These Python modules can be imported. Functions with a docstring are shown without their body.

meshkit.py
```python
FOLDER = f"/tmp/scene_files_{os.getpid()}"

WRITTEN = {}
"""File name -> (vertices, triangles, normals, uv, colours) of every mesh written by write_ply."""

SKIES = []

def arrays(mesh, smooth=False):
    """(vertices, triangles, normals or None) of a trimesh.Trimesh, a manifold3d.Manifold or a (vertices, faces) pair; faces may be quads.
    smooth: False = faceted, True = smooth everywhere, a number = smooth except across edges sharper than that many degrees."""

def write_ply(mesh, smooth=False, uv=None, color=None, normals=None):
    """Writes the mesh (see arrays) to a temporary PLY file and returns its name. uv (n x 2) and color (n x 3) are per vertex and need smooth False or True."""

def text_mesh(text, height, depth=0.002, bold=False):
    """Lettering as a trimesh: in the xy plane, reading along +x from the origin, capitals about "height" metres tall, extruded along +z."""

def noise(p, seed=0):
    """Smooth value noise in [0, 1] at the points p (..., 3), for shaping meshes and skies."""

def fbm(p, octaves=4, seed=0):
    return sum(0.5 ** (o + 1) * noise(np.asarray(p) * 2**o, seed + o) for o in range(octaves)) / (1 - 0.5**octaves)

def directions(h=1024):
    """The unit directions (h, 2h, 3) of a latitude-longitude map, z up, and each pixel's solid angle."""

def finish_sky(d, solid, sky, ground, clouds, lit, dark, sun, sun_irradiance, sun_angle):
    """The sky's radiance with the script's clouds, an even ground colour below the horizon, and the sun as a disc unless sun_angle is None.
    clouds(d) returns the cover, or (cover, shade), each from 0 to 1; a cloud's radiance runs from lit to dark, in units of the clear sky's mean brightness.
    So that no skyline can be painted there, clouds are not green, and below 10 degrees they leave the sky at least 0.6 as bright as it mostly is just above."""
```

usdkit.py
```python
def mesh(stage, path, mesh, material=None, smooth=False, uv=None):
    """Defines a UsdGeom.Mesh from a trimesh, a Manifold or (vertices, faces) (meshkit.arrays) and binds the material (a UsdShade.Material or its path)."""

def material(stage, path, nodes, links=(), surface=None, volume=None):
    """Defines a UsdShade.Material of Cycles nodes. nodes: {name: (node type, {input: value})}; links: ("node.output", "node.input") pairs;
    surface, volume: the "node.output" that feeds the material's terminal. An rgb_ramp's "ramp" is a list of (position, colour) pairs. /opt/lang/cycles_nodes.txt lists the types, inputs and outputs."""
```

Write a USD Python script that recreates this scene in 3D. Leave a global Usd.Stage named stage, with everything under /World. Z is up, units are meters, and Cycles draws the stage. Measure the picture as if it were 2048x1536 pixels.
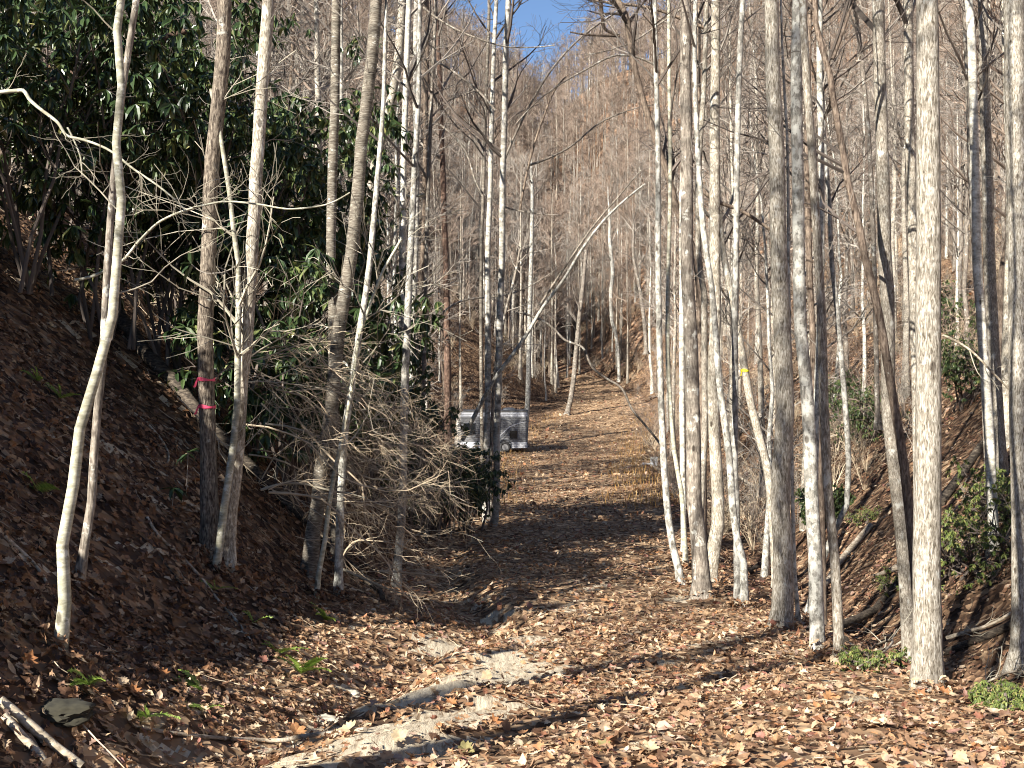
import math, random
import numpy as np
import trimesh, usdkit, meshkit
from pxr import Usd, UsdGeom, UsdLux, UsdShade, Gf, Sdf, Vt
from scipy.interpolate import PchipInterpolator
from shapely.geometry import Polygon
from scipy.sparse import coo_matrix
from scipy.sparse.csgraph import connected_components
RANDOM = set()

stage = Usd.Stage.CreateInMemory()
UsdGeom.SetStageUpAxis(stage, UsdGeom.Tokens.z)
UsdGeom.SetStageMetersPerUnit(stage, 1.0)
UsdGeom.Xform.Define(stage, '/World')
UsdGeom.Scope.Define(stage, '/World/Looks')

# ------------------------------------------------------------------ camera, sky, sun, exposure
EYE = 1.8
FPX = 2200.0                                     # focal length in pixels of the 2048 wide photograph
cam = UsdGeom.Camera.Define(stage, '/World/camera')
cam.AddTranslateOp().Set(Gf.Vec3d(0, 0, EYE)); cam.AddRotateXOp().Set(90.0)
cam.CreateHorizontalApertureAttr(36.0); cam.CreateVerticalApertureAttr(27.0)
cam.CreateFocalLengthAttr(36.0 * FPX / 2048); cam.CreateClippingRangeAttr(Gf.Vec2f(0.05, 3000))
cam.CreateExposureAttr(1.5)

SUN_EL = math.radians(30.5); SUN_AZ = math.atan2(-0.64, -0.77)
SUN = np.array([math.sin(SUN_AZ) * math.cos(SUN_EL), math.cos(SUN_AZ) * math.cos(SUN_EL), math.sin(SUN_EL)])
dome = UsdLux.DomeLight.Define(stage, '/World/sky')
dome.GetPrim().SetCustomDataByKey('kind', 'structure')
skym = usdkit.material(stage, '/World/Looks/sky_light', {
    's': ('sky_texture', {'sky_type': 'single_scattering', 'sun_disc': False, 'sun_elevation': SUN_EL, 'sun_rotation': SUN_AZ, 'altitude': 1200.0, 'air_density': 0.9, 'aerosol_density': 0.08, 'ozone_density': 3.0}),
    'b': ('background_shader', {'strength': 0.062})}, [('s.color', 'b.color')], surface='b.background')
UsdShade.MaterialBindingAPI.Apply(dome.GetPrim()).Bind(skym)
sun = UsdLux.DistantLight.Define(stage, '/World/sun')
sun.CreateNormalizeAttr(True); sun.CreateIntensityAttr(1.25); sun.CreateAngleAttr(0.5); sun.CreateColorAttr(Gf.Vec3f(1.0, 0.945, 0.86))
_z = SUN; _x = np.cross([0, 0, 1.0], _z); _x /= np.linalg.norm(_x); _y = np.cross(_z, _x)
sun.AddTransformOp().Set(Gf.Matrix4d(*_x, 0, *_y, 0, *_z, 0, 0, 0, 0, 1))

rng = np.random.default_rng(11)
random.seed(5)
W = '/World/'

# ------------------------------------------------------------------ prims
used = {}
def path_of(name, parent=None):
    base = (str(parent.GetPath()) if parent is not None else '/World') + '/' + name
    k = used.get(base, -1) + 1; used[base] = k
    return base if k == 0 else f'{base}_{k:03d}'
def setd(p, **kw):
    for k, v in kw.items():
        if v: p.SetCustomDataByKey(k, v)
    return p
def thing(name, label, category, loc=(0, 0, 0), rz=0.0, group=None, scale=None):
    x = UsdGeom.Xform.Define(stage, path_of(name))
    x.AddTranslateOp().Set(Gf.Vec3d(*map(float, loc)))
    if rz: x.AddRotateZOp().Set(float(rz))
    if scale is not None: x.AddScaleOp().Set(Gf.Vec3f(*map(float, np.broadcast_to(scale, 3))))
    return setd(x.GetPrim(), label=label, category=category, group=group)
def part(name, mesh, mat, parent=None, smooth=False, label=None, category=None, kind=None, group=None):
    m = usdkit.mesh(stage, path_of(name, parent), mesh, mat, smooth=smooth)
    if str(mat.GetPath()) in RANDOM:
        f = np.array(m.GetFaceVertexIndicesAttr().Get()).reshape(-1, 3); nv = len(m.GetPointsAttr().Get())
        _, lab_ = connected_components(coo_matrix((np.ones(2 * len(f)), (np.r_[f[:, 0], f[:, 1]], np.r_[f[:, 1], f[:, 2]])), shape=(nv, nv)), directed=False)
        v_ = np.random.default_rng(nv + 17).random(lab_.max() + 1).astype(np.float32)[lab_]
        UsdGeom.PrimvarsAPI(m).CreatePrimvar('rnd', Sdf.ValueTypeNames.FloatArray, 'vertex').Set(Vt.FloatArray.FromNumpy(v_))
    return setd(m.GetPrim(), label=label, category=category, kind=kind, group=group)
def copy_of(src, name, label, loc, rz, scale, group=None, tilt=(0, 0)):
    x = UsdGeom.Xform.Define(stage, path_of(name)); p = x.GetPrim()
    x.AddTranslateOp().Set(Gf.Vec3d(*map(float, loc))); x.AddRotateZOp().Set(float(rz)); x.AddScaleOp().Set(Gf.Vec3f(*map(float, np.broadcast_to(scale, 3))))
    p.GetReferences().AddInternalReference(src.GetPath()); p.SetInstanceable(True)
    return setd(p, label=label, category=src.GetCustomDataByKey('category'), group=group)

# ------------------------------------------------------------------ materials
def mat(name, nodes, links, surface='p.BSDF'):
    return usdkit.material(stage, '/World/Looks/' + name, nodes, links, surface=surface)
def flat(name, c, rough=0.6, metallic=0.0, var=0.12, scale=6.0):
    c = np.array(c)
    return mat(name, {'t': ('texture_coordinate', {}), 'n': ('noise_texture', {'scale': scale, 'detail': 6.0, 'roughness': 0.65}),
        'r': ('rgb_ramp', {'ramp': [(0.25, c * (1 - 2 * var)), (0.75, np.minimum(c * (1 + 2 * var), 1))]}), 'p': ('principled_bsdf', {'roughness': rough, 'metallic': metallic})},
        [('t.object', 'n.vector'), ('n.fac', 'r.fac'), ('r.color', 'p.base_color')])
def bark(name, dark, mid, light, xs, zs, lichen=(0.62, 0.62, 0.56), lo=0.56, hi=0.62, bs=(7, 7, 7), band=0.35, bump=0.6, dist=0.012, spot=True):
    n = {'t': ('texture_coordinate', {}),
         'm': ('mapping', {'scale': (xs, xs, zs)}), 'n': ('noise_texture', {'scale': 1.0, 'detail': 5.0, 'roughness': 0.65, 'distortion': 0.6}),
         'r': ('rgb_ramp', {'ramp': [(0.36, dark), (0.5, mid), (0.64, light)]}),
         'mb': ('mapping', {'scale': bs}), 'nb': ('noise_texture', {'scale': 1.0, 'detail': 5.0, 'roughness': 0.7}),
         'rb': ('rgb_ramp', {'ramp': [(lo, (0, 0, 0)), (hi, (1, 1, 1))]}),
         'mix': ('mix', {'color2': lichen}),
         'mc': ('mapping', {'scale': (1.6, 1.6, 5.0)}), 'nc': ('noise_texture', {'scale': 1.0, 'detail': 5.0, 'roughness': 0.7}),
         'rc': ('rgb_ramp', {'ramp': [(0.34, (1 - band,) * 3), (0.56, (1, 1, 1))]}),
         'mul': ('mix', {'mix_type': 'multiply', 'fac': 1.0}),
         'oi': ('object_info', {}), 'ro': ('rgb_ramp', {'ramp': [(0, (0.72, 0.70, 0.68)), (0.5, (1, 0.98, 0.95)), (1, (1.18, 1.16, 1.1))]}),
         'mul2': ('mix', {'mix_type': 'multiply', 'fac': 1.0}),
         'bp': ('bump', {'strength': bump, 'distance': dist}),
         'mk': ('mapping', {'scale': (5.0, 5.0, 2.6)}), 'vk': ('voronoi_texture', {'scale': 1.0}), 'rk': ('rgb_ramp', {'ramp': [(0.0, (0.16, 0.14, 0.12)), (0.085, (0.22, 0.19, 0.17)), (0.13, (1, 1, 1))]}), 'mul3': ('mix', {'mix_type': 'multiply', 'fac': 0.85}),
         'p': ('principled_bsdf', {'roughness': 0.85, 'specular_ior_level': 0.25})}
    l = [('t.object', 'm.vector'), ('m.vector', 'n.vector'), ('n.fac', 'r.fac'), ('t.object', 'mb.vector'), ('mb.vector', 'nb.vector'), ('nb.fac', 'rb.fac'),
         ('rb.color', 'mix.fac'), ('r.color', 'mix.color1'), ('t.object', 'mc.vector'), ('mc.vector', 'nc.vector'), ('nc.fac', 'rc.fac'),
         ('mix.color', 'mul.color1'), ('rc.color', 'mul.color2'), ('mul.color', 'mul2.color1'), ('oi.random', 'ro.fac'), ('ro.color', 'mul2.color2'),
         ('t.object', 'mk.vector'), ('mk.vector', 'vk.vector'), ('vk.distance', 'rk.fac'), ('mul2.color', 'mul3.color1'), ('rk.color', 'mul3.color2'), ('mul3.color', 'p.base_color'), ('n.fac', 'bp.height'), ('bp.normal', 'p.normal')]
    return mat(name, n, l)
M = {}
M['poplar'] = bark('bark_poplar', (0.15, 0.125, 0.095), (0.33, 0.295, 0.24), (0.62, 0.59, 0.51), 80, 20, bs=(9, 9, 5), lo=0.58, hi=0.64, band=0.45)
M['poplar_big'] = bark('bark_poplar_fissured', (0.13, 0.11, 0.08), (0.40, 0.365, 0.30), (0.72, 0.69, 0.61), 85, 17, bs=(11, 11, 7), lo=0.60, hi=0.66, band=0.35, bump=0.9)
M['lichen'] = bark('bark_lichen_mottled', (0.13, 0.125, 0.11), (0.27, 0.26, 0.23), (0.40, 0.38, 0.34), 38, 16, lichen=(0.56, 0.56, 0.51), bs=(13, 13, 9), lo=0.47, hi=0.55, band=0.4)
M['beech'] = bark('bark_pale_smooth', (0.28, 0.27, 0.20), (0.41, 0.40, 0.31), (0.54, 0.53, 0.44), 10, 28, lichen=(0.68, 0.68, 0.60), bs=(12, 12, 16), lo=0.55, hi=0.63, band=0.45, bump=0.3)
M['birch'] = bark('bark_white_birch', (0.26, 0.24, 0.20), (0.46, 0.44, 0.38), (0.60, 0.58, 0.52), 12, 24, lichen=(0.66, 0.65, 0.60), bs=(9, 9, 9), lo=0.5, hi=0.58, band=0.55, bump=0.3)
M['rough'] = bark('bark_rough_brown', (0.05, 0.038, 0.03), (0.20, 0.165, 0.13), (0.44, 0.38, 0.30), 60, 14, bs=(5, 5, 5), lo=0.62, hi=0.70, band=0.45, bump=1.0, dist=0.02)
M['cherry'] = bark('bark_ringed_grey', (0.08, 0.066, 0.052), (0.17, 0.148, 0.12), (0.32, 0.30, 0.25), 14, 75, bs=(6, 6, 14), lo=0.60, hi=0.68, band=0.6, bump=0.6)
M['brown'] = bark('bark_dark_brown', (0.07, 0.05, 0.038), (0.17, 0.13, 0.10), (0.29, 0.235, 0.185), 45, 10, bs=(8, 8, 8), lo=0.66, hi=0.72, band=0.45)
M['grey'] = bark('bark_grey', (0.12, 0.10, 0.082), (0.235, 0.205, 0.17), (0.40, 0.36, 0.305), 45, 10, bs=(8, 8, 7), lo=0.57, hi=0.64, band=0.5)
M['red'] = bark('bark_reddish_flaky', (0.05, 0.03, 0.022), (0.15, 0.095, 0.07), (0.27, 0.185, 0.14), 40, 9, bs=(8, 8, 7), lo=0.70, hi=0.78, band=0.5, bump=1.0)
M['log'] = bark('bark_rotten_log', (0.02, 0.016, 0.013), (0.065, 0.052, 0.04), (0.15, 0.125, 0.095), 12, 40, bs=(4, 4, 4), lo=0.64, hi=0.72, band=0.5, bump=1.0)
M['deadwood'] = bark('dead_wood_bleached', (0.22, 0.18, 0.13), (0.42, 0.36, 0.28), (0.58, 0.52, 0.43), 14, 30, bs=(5, 5, 5), lo=0.62, hi=0.7, band=0.5)
def twigmat(name, a, b):
    RANDOM.add('/World/Looks/' + name)
    return mat(name, {'g': ('attribute', {'attribute': 'rnd'}), 'r': ('rgb_ramp', {'ramp': [(0, a), (1, b)]}), 'p': ('principled_bsdf', {'roughness': 0.8, 'specular_ior_level': 0.3})},
               [('g.fac', 'r.fac'), ('r.color', 'p.base_color')])
M['twig'] = twigmat('twigs_grey', (0.05, 0.04, 0.034), (0.34, 0.30, 0.25))
M['twig_dark'] = twigmat('twigs_dark', (0.05, 0.04, 0.033), (0.15, 0.12, 0.10))
M['twig_red'] = twigmat('twigs_reddish', (0.07, 0.048, 0.036), (0.33, 0.255, 0.195))
M['twig_tan'] = twigmat('twigs_tan', (0.16, 0.115, 0.075), (0.56, 0.46, 0.32))
M['twig_pale'] = twigmat('twigs_pale', (0.17, 0.145, 0.105), (0.42, 0.38, 0.29))
LEAFRAMP = [(0.0, (0.06, 0.032, 0.02)), (0.16, (0.13, 0.07, 0.045)), (0.3, (0.22, 0.12, 0.07)), (0.42, (0.32, 0.195, 0.115)), (0.55, (0.40, 0.265, 0.165)),
            (0.66, (0.47, 0.33, 0.21)), (0.74, (0.32, 0.155, 0.075)), (0.82, (0.21, 0.095, 0.075)), (0.88, (0.38, 0.27, 0.21)), (0.94, (0.52, 0.41, 0.28)), (1.0, (0.64, 0.53, 0.37))]
def leafmat(name, ramp, trans=0.22, rough=0.6, spec=0.35):
    RANDOM.add('/World/Looks/' + name)
    return mat(name, {'g': ('attribute', {'attribute': 'rnd'}), 'r': ('rgb_ramp', {'ramp': ramp}), 'tc': ('texture_coordinate', {}), 'n': ('noise_texture', {'scale': 45.0, 'detail': 3.0}),
        'rn': ('rgb_ramp', {'ramp': [(0.3, (0.7, 0.68, 0.66)), (0.7, (1.15, 1.12, 1.1))]}), 'mul': ('mix', {'mix_type': 'multiply', 'fac': 1.0}),
        'p': ('principled_bsdf', {'roughness': rough, 'specular_ior_level': spec}), 'tr': ('translucent_bsdf', {}), 'x': ('mix_closure', {'fac': trans})},
        [('g.fac', 'r.fac'), ('tc.object', 'n.vector'), ('n.fac', 'rn.fac'), ('r.color', 'mul.color1'), ('rn.color', 'mul.color2'), ('mul.color', 'p.base_color'), ('mul.color', 'tr.color'), ('p.BSDF', 'x.closure1'), ('tr.BSDF', 'x.closure2')], surface='x.closure')
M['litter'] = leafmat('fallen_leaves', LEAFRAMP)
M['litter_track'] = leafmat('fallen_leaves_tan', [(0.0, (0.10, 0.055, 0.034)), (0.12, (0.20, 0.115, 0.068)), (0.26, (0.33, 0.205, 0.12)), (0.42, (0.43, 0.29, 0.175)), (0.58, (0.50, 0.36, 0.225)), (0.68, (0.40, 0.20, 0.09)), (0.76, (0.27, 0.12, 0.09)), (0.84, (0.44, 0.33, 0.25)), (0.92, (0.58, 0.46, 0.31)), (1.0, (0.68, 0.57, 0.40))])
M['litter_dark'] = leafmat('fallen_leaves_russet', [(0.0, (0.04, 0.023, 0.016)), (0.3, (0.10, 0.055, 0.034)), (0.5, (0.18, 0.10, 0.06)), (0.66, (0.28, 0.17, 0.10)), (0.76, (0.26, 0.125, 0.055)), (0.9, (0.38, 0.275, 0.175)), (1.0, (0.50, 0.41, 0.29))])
M['leaf_orange'] = leafmat('leaf_orange', [(0, (0.33, 0.15, 0.06)), (1, (0.44, 0.24, 0.11))])
M['leaf_green'] = leafmat('leaf_olive', [(0, (0.20, 0.17, 0.06)), (1, (0.30, 0.27, 0.12))])
M['leaf_cream'] = leafmat('leaf_cream', [(0, (0.42, 0.33, 0.20)), (1, (0.52, 0.43, 0.28))])
M['rhodo'] = leafmat('evergreen_leaves', [(0, (0.022, 0.042, 0.016)), (0.45, (0.045, 0.08, 0.028)), (0.75, (0.085, 0.125, 0.045)), (0.92, (0.15, 0.18, 0.06)), (1, (0.26, 0.25, 0.09))], trans=0.15, rough=0.33, spec=0.5)
M['laurel'] = leafmat('laurel_leaves', [(0, (0.03, 0.055, 0.018)), (0.6, (0.06, 0.095, 0.03)), (1, (0.16, 0.18, 0.06))], trans=0.18, rough=0.4, spec=0.4)
M['hemlock'] = leafmat('evergreen_bright', [(0, (0.06, 0.095, 0.024)), (0.5, (0.15, 0.20, 0.05)), (0.85, (0.26, 0.29, 0.085)), (1, (0.35, 0.28, 0.12))], trans=0.25, rough=0.5)
M['fern'] = leafmat('fern_green', [(0, (0.14, 0.26, 0.04)), (1, (0.32, 0.44, 0.09))], trans=0.35, rough=0.5)
M['drygrass'] = leafmat('dry_grass', [(0, (0.22, 0.12, 0.04)), (0.6, (0.40, 0.24, 0.08)), (1, (0.55, 0.38, 0.16))], trans=0.3)
def groundmat(name, ramp, cell, bumpd):
    return mat(name, {'t': ('texture_coordinate', {}), 'v': ('voronoi_texture', {'scale': cell}), 'sep': ('separate_color', {}), 'r': ('rgb_ramp', {'ramp': ramp}),
        'n': ('noise_texture', {'scale': 0.9, 'detail': 5.0}), 'rn': ('rgb_ramp', {'ramp': [(0.32, (0.55, 0.52, 0.5)), (0.62, (1.1, 1.08, 1.05))]}), 'mul': ('mix', {'mix_type': 'multiply', 'fac': 1.0}),
        'bp': ('bump', {'strength': 0.9, 'distance': bumpd}), 'p': ('principled_bsdf', {'roughness': 0.9, 'specular_ior_level': 0.2})},
        [('t.object', 'v.vector'), ('v.color', 'sep.color'), ('sep.r', 'r.fac'), ('t.object', 'n.vector'), ('n.fac', 'rn.fac'), ('r.color', 'mul.color1'), ('rn.color', 'mul.color2'), ('mul.color', 'p.base_color'), ('v.distance', 'bp.height'), ('bp.normal', 'p.normal')])
GR = [(0, (0.03, 0.018, 0.012)), (0.35, (0.08, 0.046, 0.028)), (0.6, (0.17, 0.105, 0.062)), (0.85, (0.27, 0.175, 0.105)), (1, (0.38, 0.28, 0.18))]
M['floor'] = groundmat('forest_floor', GR, 9.0, 0.06)
M['track'] = groundmat('track_floor', [(0, (0.06, 0.036, 0.022)), (0.3, (0.17, 0.105, 0.062)), (0.6, (0.32, 0.215, 0.13)), (0.85, (0.44, 0.31, 0.19)), (1, (0.56, 0.43, 0.28))], 11.0, 0.03)
M['farfloor'] = groundmat('far_floor', [(0, (0.08, 0.045, 0.028)), (0.5, (0.22, 0.13, 0.08)), (1, (0.38, 0.26, 0.17))], 3.0, 0.2)
M['soil'] = groundmat('dark_soil', [(0, (0.035, 0.02, 0.012)), (0.5, (0.08, 0.045, 0.025)), (1, (0.15, 0.085, 0.045))], 16.0, 0.04)
M['clay'] = mat('pale_clay', {'t': ('texture_coordinate', {}), 'm': ('mapping', {'rotation': (0, 0, 0.59), 'scale': (3.0, 0.7, 1.5)}), 'n': ('noise_texture', {'scale': 7.0, 'detail': 9.0, 'roughness': 0.72, 'distortion': 0.5}), 'r': ('rgb_ramp', {'ramp': [(0.36, (0.20, 0.14, 0.085)), (0.42, (0.38, 0.31, 0.22)), (0.48, (0.52, 0.44, 0.32)), (0.68, (0.66, 0.58, 0.43))]}),
    'bp': ('bump', {'strength': 0.8, 'distance': 0.05}), 'p': ('principled_bsdf', {'roughness': 0.95, 'specular_ior_level': 0.15})},
    [('t.object', 'm.vector'), ('m.vector', 'n.vector'), ('n.fac', 'r.fac'), ('r.color', 'p.base_color'), ('n.fac', 'bp.height'), ('bp.normal', 'p.normal')])
M['stone'] = flat('mossy_stone', (0.03, 0.027, 0.016), 0.95, var=0.35, scale=18)
M['palestone'] = flat('pale_stone', (0.36, 0.33, 0.26), 0.9, var=0.25, scale=12)
M['pink'] = flat('pink_tape', (0.62, 0.06, 0.13), 0.45, var=0.08)
M['yellow'] = flat('yellow_tape', (0.75, 0.62, 0.03), 0.45, var=0.05)

# ------------------------------------------------------------------ terrain
def curve(xs, ys):
    f = PchipInterpolator(xs, ys, extrapolate=False)
    return lambda d: f(np.clip(d, xs[0], xs[-1]))
ZR = curve([-40, -20, 0, 5, 8, 12, 17, 24, 33, 45, 55, 67, 80, 95, 110, 118, 130, 150, 200, 262, 300, 420],
           [-0.2, -0.6, -1.45, -1.75, -2.15, -2.55, -2.85, -3.15, -3.55, -3.9, -4.1, -4.15, -3.55, -2.0, -0.15, 1.6, 5.5, 13, 36, 61, 66, 70])
XC = curve([-40, 0, 70, 85, 99, 108, 118, 130, 420], [-2, 0.0, 4.0, 6.3, 8.4, 8.3, 6.5, 6.0, 9.0])
HW = curve([-40, 0, 17, 24, 45, 67, 80, 95, 110, 120, 420], [2.0, 2.0, 1.9, 2.1, 3.1, 3.7, 4.0, 3.4, 2.0, 1.0, 0.6])
FL = curve([-40, 28, 52, 84, 104, 420], [0, 0, 6.5, 6.5, 1, 0])
RD = curve([-40, 4, 40, 58, 80, 420], [1.2, 1.2, 1.2, 0.2, 0, 0])
RS = curve([-40, 30, 60, 90, 420], [0.72, 0.74, 0.6, 0.75, 0.62])
DX = curve([-40, 4, 5.5, 7, 10, 12, 14, 18, 24, 420], [-1.7, -1.7, -1.55, -1.15, -0.8, -0.1, -0.6, -1.0, -0.9, -0.9])
DD = curve([-40, 3, 6, 10, 13, 18, 26, 420], [0.18, 0.18, 0.30, 0.30, 0.22, 0.14, 0.0, 0.0])
def rise(t, s1, s2, t1):
    t = np.maximum(t, 0)
    a = np.where(t < 1.2, t * t / 2.4, t - 0.6)
    k = np.maximum(a - t1, 0)
    return s1 * np.minimum(a, t1) + k * s2
def H(x, d):
    x = np.asarray(x, float); d = np.asarray(d, float)
    xc, hw = XC(d), HW(d)
    z = EYE + ZR(d)
    tl = (xc - hw - FL(d)) - x
    z = z + rise(tl, 0.86, 0.5, 13)
    tr = x - (xc + hw) - 0.55
    D = RD(d)
    s = np.clip(tr / 1.7, 0, 1); s = s * s * (3 - 2 * s)
    z = z - D * s + rise(tr - 1.9 * np.clip(D, 0, 1), RS(d), 0.5, 12)
    q = (x - DX(d)); z = z - DD(d) * np.exp(-(np.where(q > 0, q / 0.30, q / 0.55)) ** 2)
    P = np.stack([x, d, np.zeros_like(x)], -1)
    off = np.clip(np.maximum(tl, tr), 0, 2.5) / 2.5
    w_ = np.exp(-((q - 0.55) / 0.6) ** 2) * np.clip((15 - d) / 3, 0, 1)
    z = z + w_ * (meshkit.fbm(np.stack([(x * 0.83 - d * 0.55) * 5.5, (x * 0.55 + d * 0.83) * 0.9, 0 * x], -1), 3, 33) - 0.5) * 0.19
    amp = 0.05 + 0.16 * off
    z = z + (meshkit.fbm(P * 0.55, 3, 3) - 0.5) * 2 * amp + (meshkit.fbm(P * 2.7, 2, 9) - 0.5) * 0.09
    z = z + (meshkit.fbm(P * 0.05, 2, 4) - 0.5) * np.clip((d - 100) / 60, 0, 1) * 9 + (meshkit.fbm(P * 0.12, 2, 6) - 0.5) * off * np.clip((np.abs(x - xc) - 6) / 10, 0, 1) * 2.0
    return z
def normal(x, d):
    e = 0.12
    n = np.stack([H(x - e, d) - H(x + e, d), H(x, d - e) - H(x, d + e), np.full(np.shape(x), 2 * e)], -1)
    return n / np.linalg.norm(n, axis=-1, keepdims=True)
STEPS = np.concatenate([np.arange(3, 40, 0.02), np.arange(40, 300, 0.1)])
def hit(px, py):
    X = (px - 1024) / FPX * STEPS; Z = EYE + (768 - py) / FPX * STEPS
    k = np.nonzero(Z < H(X, STEPS))[0]
    k = k[0] if len(k) else len(STEPS) - 1
    return np.array([X[k], STEPS[k], Z[k]])
def at(px, py, d):
    return np.array([(px - 1024) / FPX * d, d, EYE + (768 - py) / FPX * d])

# clay patches: centre, long half-axis, short half-axis, direction, found once on the ground
CL = []
for (x0, y0, x1, y1, w) in [(800, 1410, 950, 1345, 0.17), (900, 1370, 1120, 1325, 0.13), (870, 1310, 930, 1288, 0.13), (1085, 1228, 1150, 1212, 0.13), (640, 1455, 690, 1432, 0.12), (700, 1510, 830, 1455, 0.17), (830, 1478, 890, 1462, 0.10), (1010, 1285, 1100, 1270, 0.10), (960, 1240, 1000, 1236, 0.08), (690, 1395, 720, 1385, 0.07), (520, 1540, 640, 1530, .1), (770, 1465, 1000, 1385, 0.13), (860, 1400, 1070, 1312, 0.17), (930, 1345, 1030, 1300, 0.10), (740, 1500, 860, 1440, 0.12)]:
    a, b = hit(x0, y0), hit(x1, y1); c = (a + b) / 2; v = (b - a)[:2]; L = np.linalg.norm(v) / 2
    CL.append((c[0], c[1], L * 1.1, w * 2.3, v / (2 * L)))
def clay(x, d):
    m = np.zeros(np.shape(x))
    for cx, cy, L, w, v in CL:
        a = ((x - cx) * v[0] + (d - cy) * v[1]) / L; b = (-(x - cx) * v[1] + (d - cy) * v[0]) / w
        m = np.maximum(m, 1.3 - np.sqrt(a * a + b * b))
    P = np.stack([(x * 0.83 - d * 0.55) * 7.5, (x * 0.55 + d * 0.83) * 1.3, 0 * x], -1)
    return m + (meshkit.fbm(P, 3, 21) - 0.5) * 1.7
def axis(edges):
    out = []
    for a, b, s in edges: out.append(np.arange(a, b - 1e-6, s))
    return np.concatenate(out + [[edges[-1][1]]])
gx = axis([(-260, -60, 5), (-60, -16, 1.2), (-16, -5, 0.25), (-5, 4.5, 0.07), (4.5, 12, 0.22), (12, 60, 1.2), (60, 260, 5)])
gy = axis([(-40, 2, 1.0), (2, 4, 0.15), (4, 14, 0.07), (14, 30, 0.18), (30, 70, 0.6), (70, 130, 1.0), (130, 300, 3), (300, 420, 8)])
XX, YY = np.meshgrid(gx, gy); ZZ = H(XX, YY)
V = np.stack([XX, YY, ZZ], -1).reshape(-1, 3)
ny, nx = XX.shape
I = (np.arange(ny - 1)[:, None] * nx + np.arange(nx - 1)[None]).ravel()
F = np.stack([I, I + 1, I + nx + 1, I + nx], 1)
C = V[F].mean(1)
cm = clay(C[:, 0], C[:, 1]) > 0.42
off_ = C[:, 0] - XC(C[:, 1]); hw_ = HW(C[:, 1])
road = (np.abs(off_) < hw_ + 0.4) & (C[:, 1] < 116)
reg = np.where(cm & (C[:, 1] < 20), 1, np.where(road, 0, np.where(C[:, 1] > 116, 4, np.where(off_ < 0, 2, 3))))
nV = normal(V[:, 0], V[:, 1])
for k, (nm, mt, lab) in enumerate([('dirt_track', 'track', 'leaf covered dirt track running up the hollow'), ('exposed_clay', 'clay', 'pale bare clay showing through the leaves along the rut'),
        ('wooded_bank', 'floor', 'steep leaf covered bank rising left of the track'), ('ravine_slope', 'floor', 'ravine and sunlit slope rising right of the track'), ('far_hillside', 'farfloor', 'steep wooded hillside closing the head of the valley')]):
    f = F[reg == k]; idx, inv = np.unique(f, return_inverse=True); f = inv.reshape(-1, 4)
    m = part(nm, (V[idx], f), M[mt], label=lab, kind='structure', category=nm.split('_')[-1])
    mm = UsdGeom.Mesh(m); mm.CreateNormalsAttr(Vt.Vec3fArray.FromNumpy(nV[idx].astype(np.float32))); mm.SetNormalsInterpolation('vertex')

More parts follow.
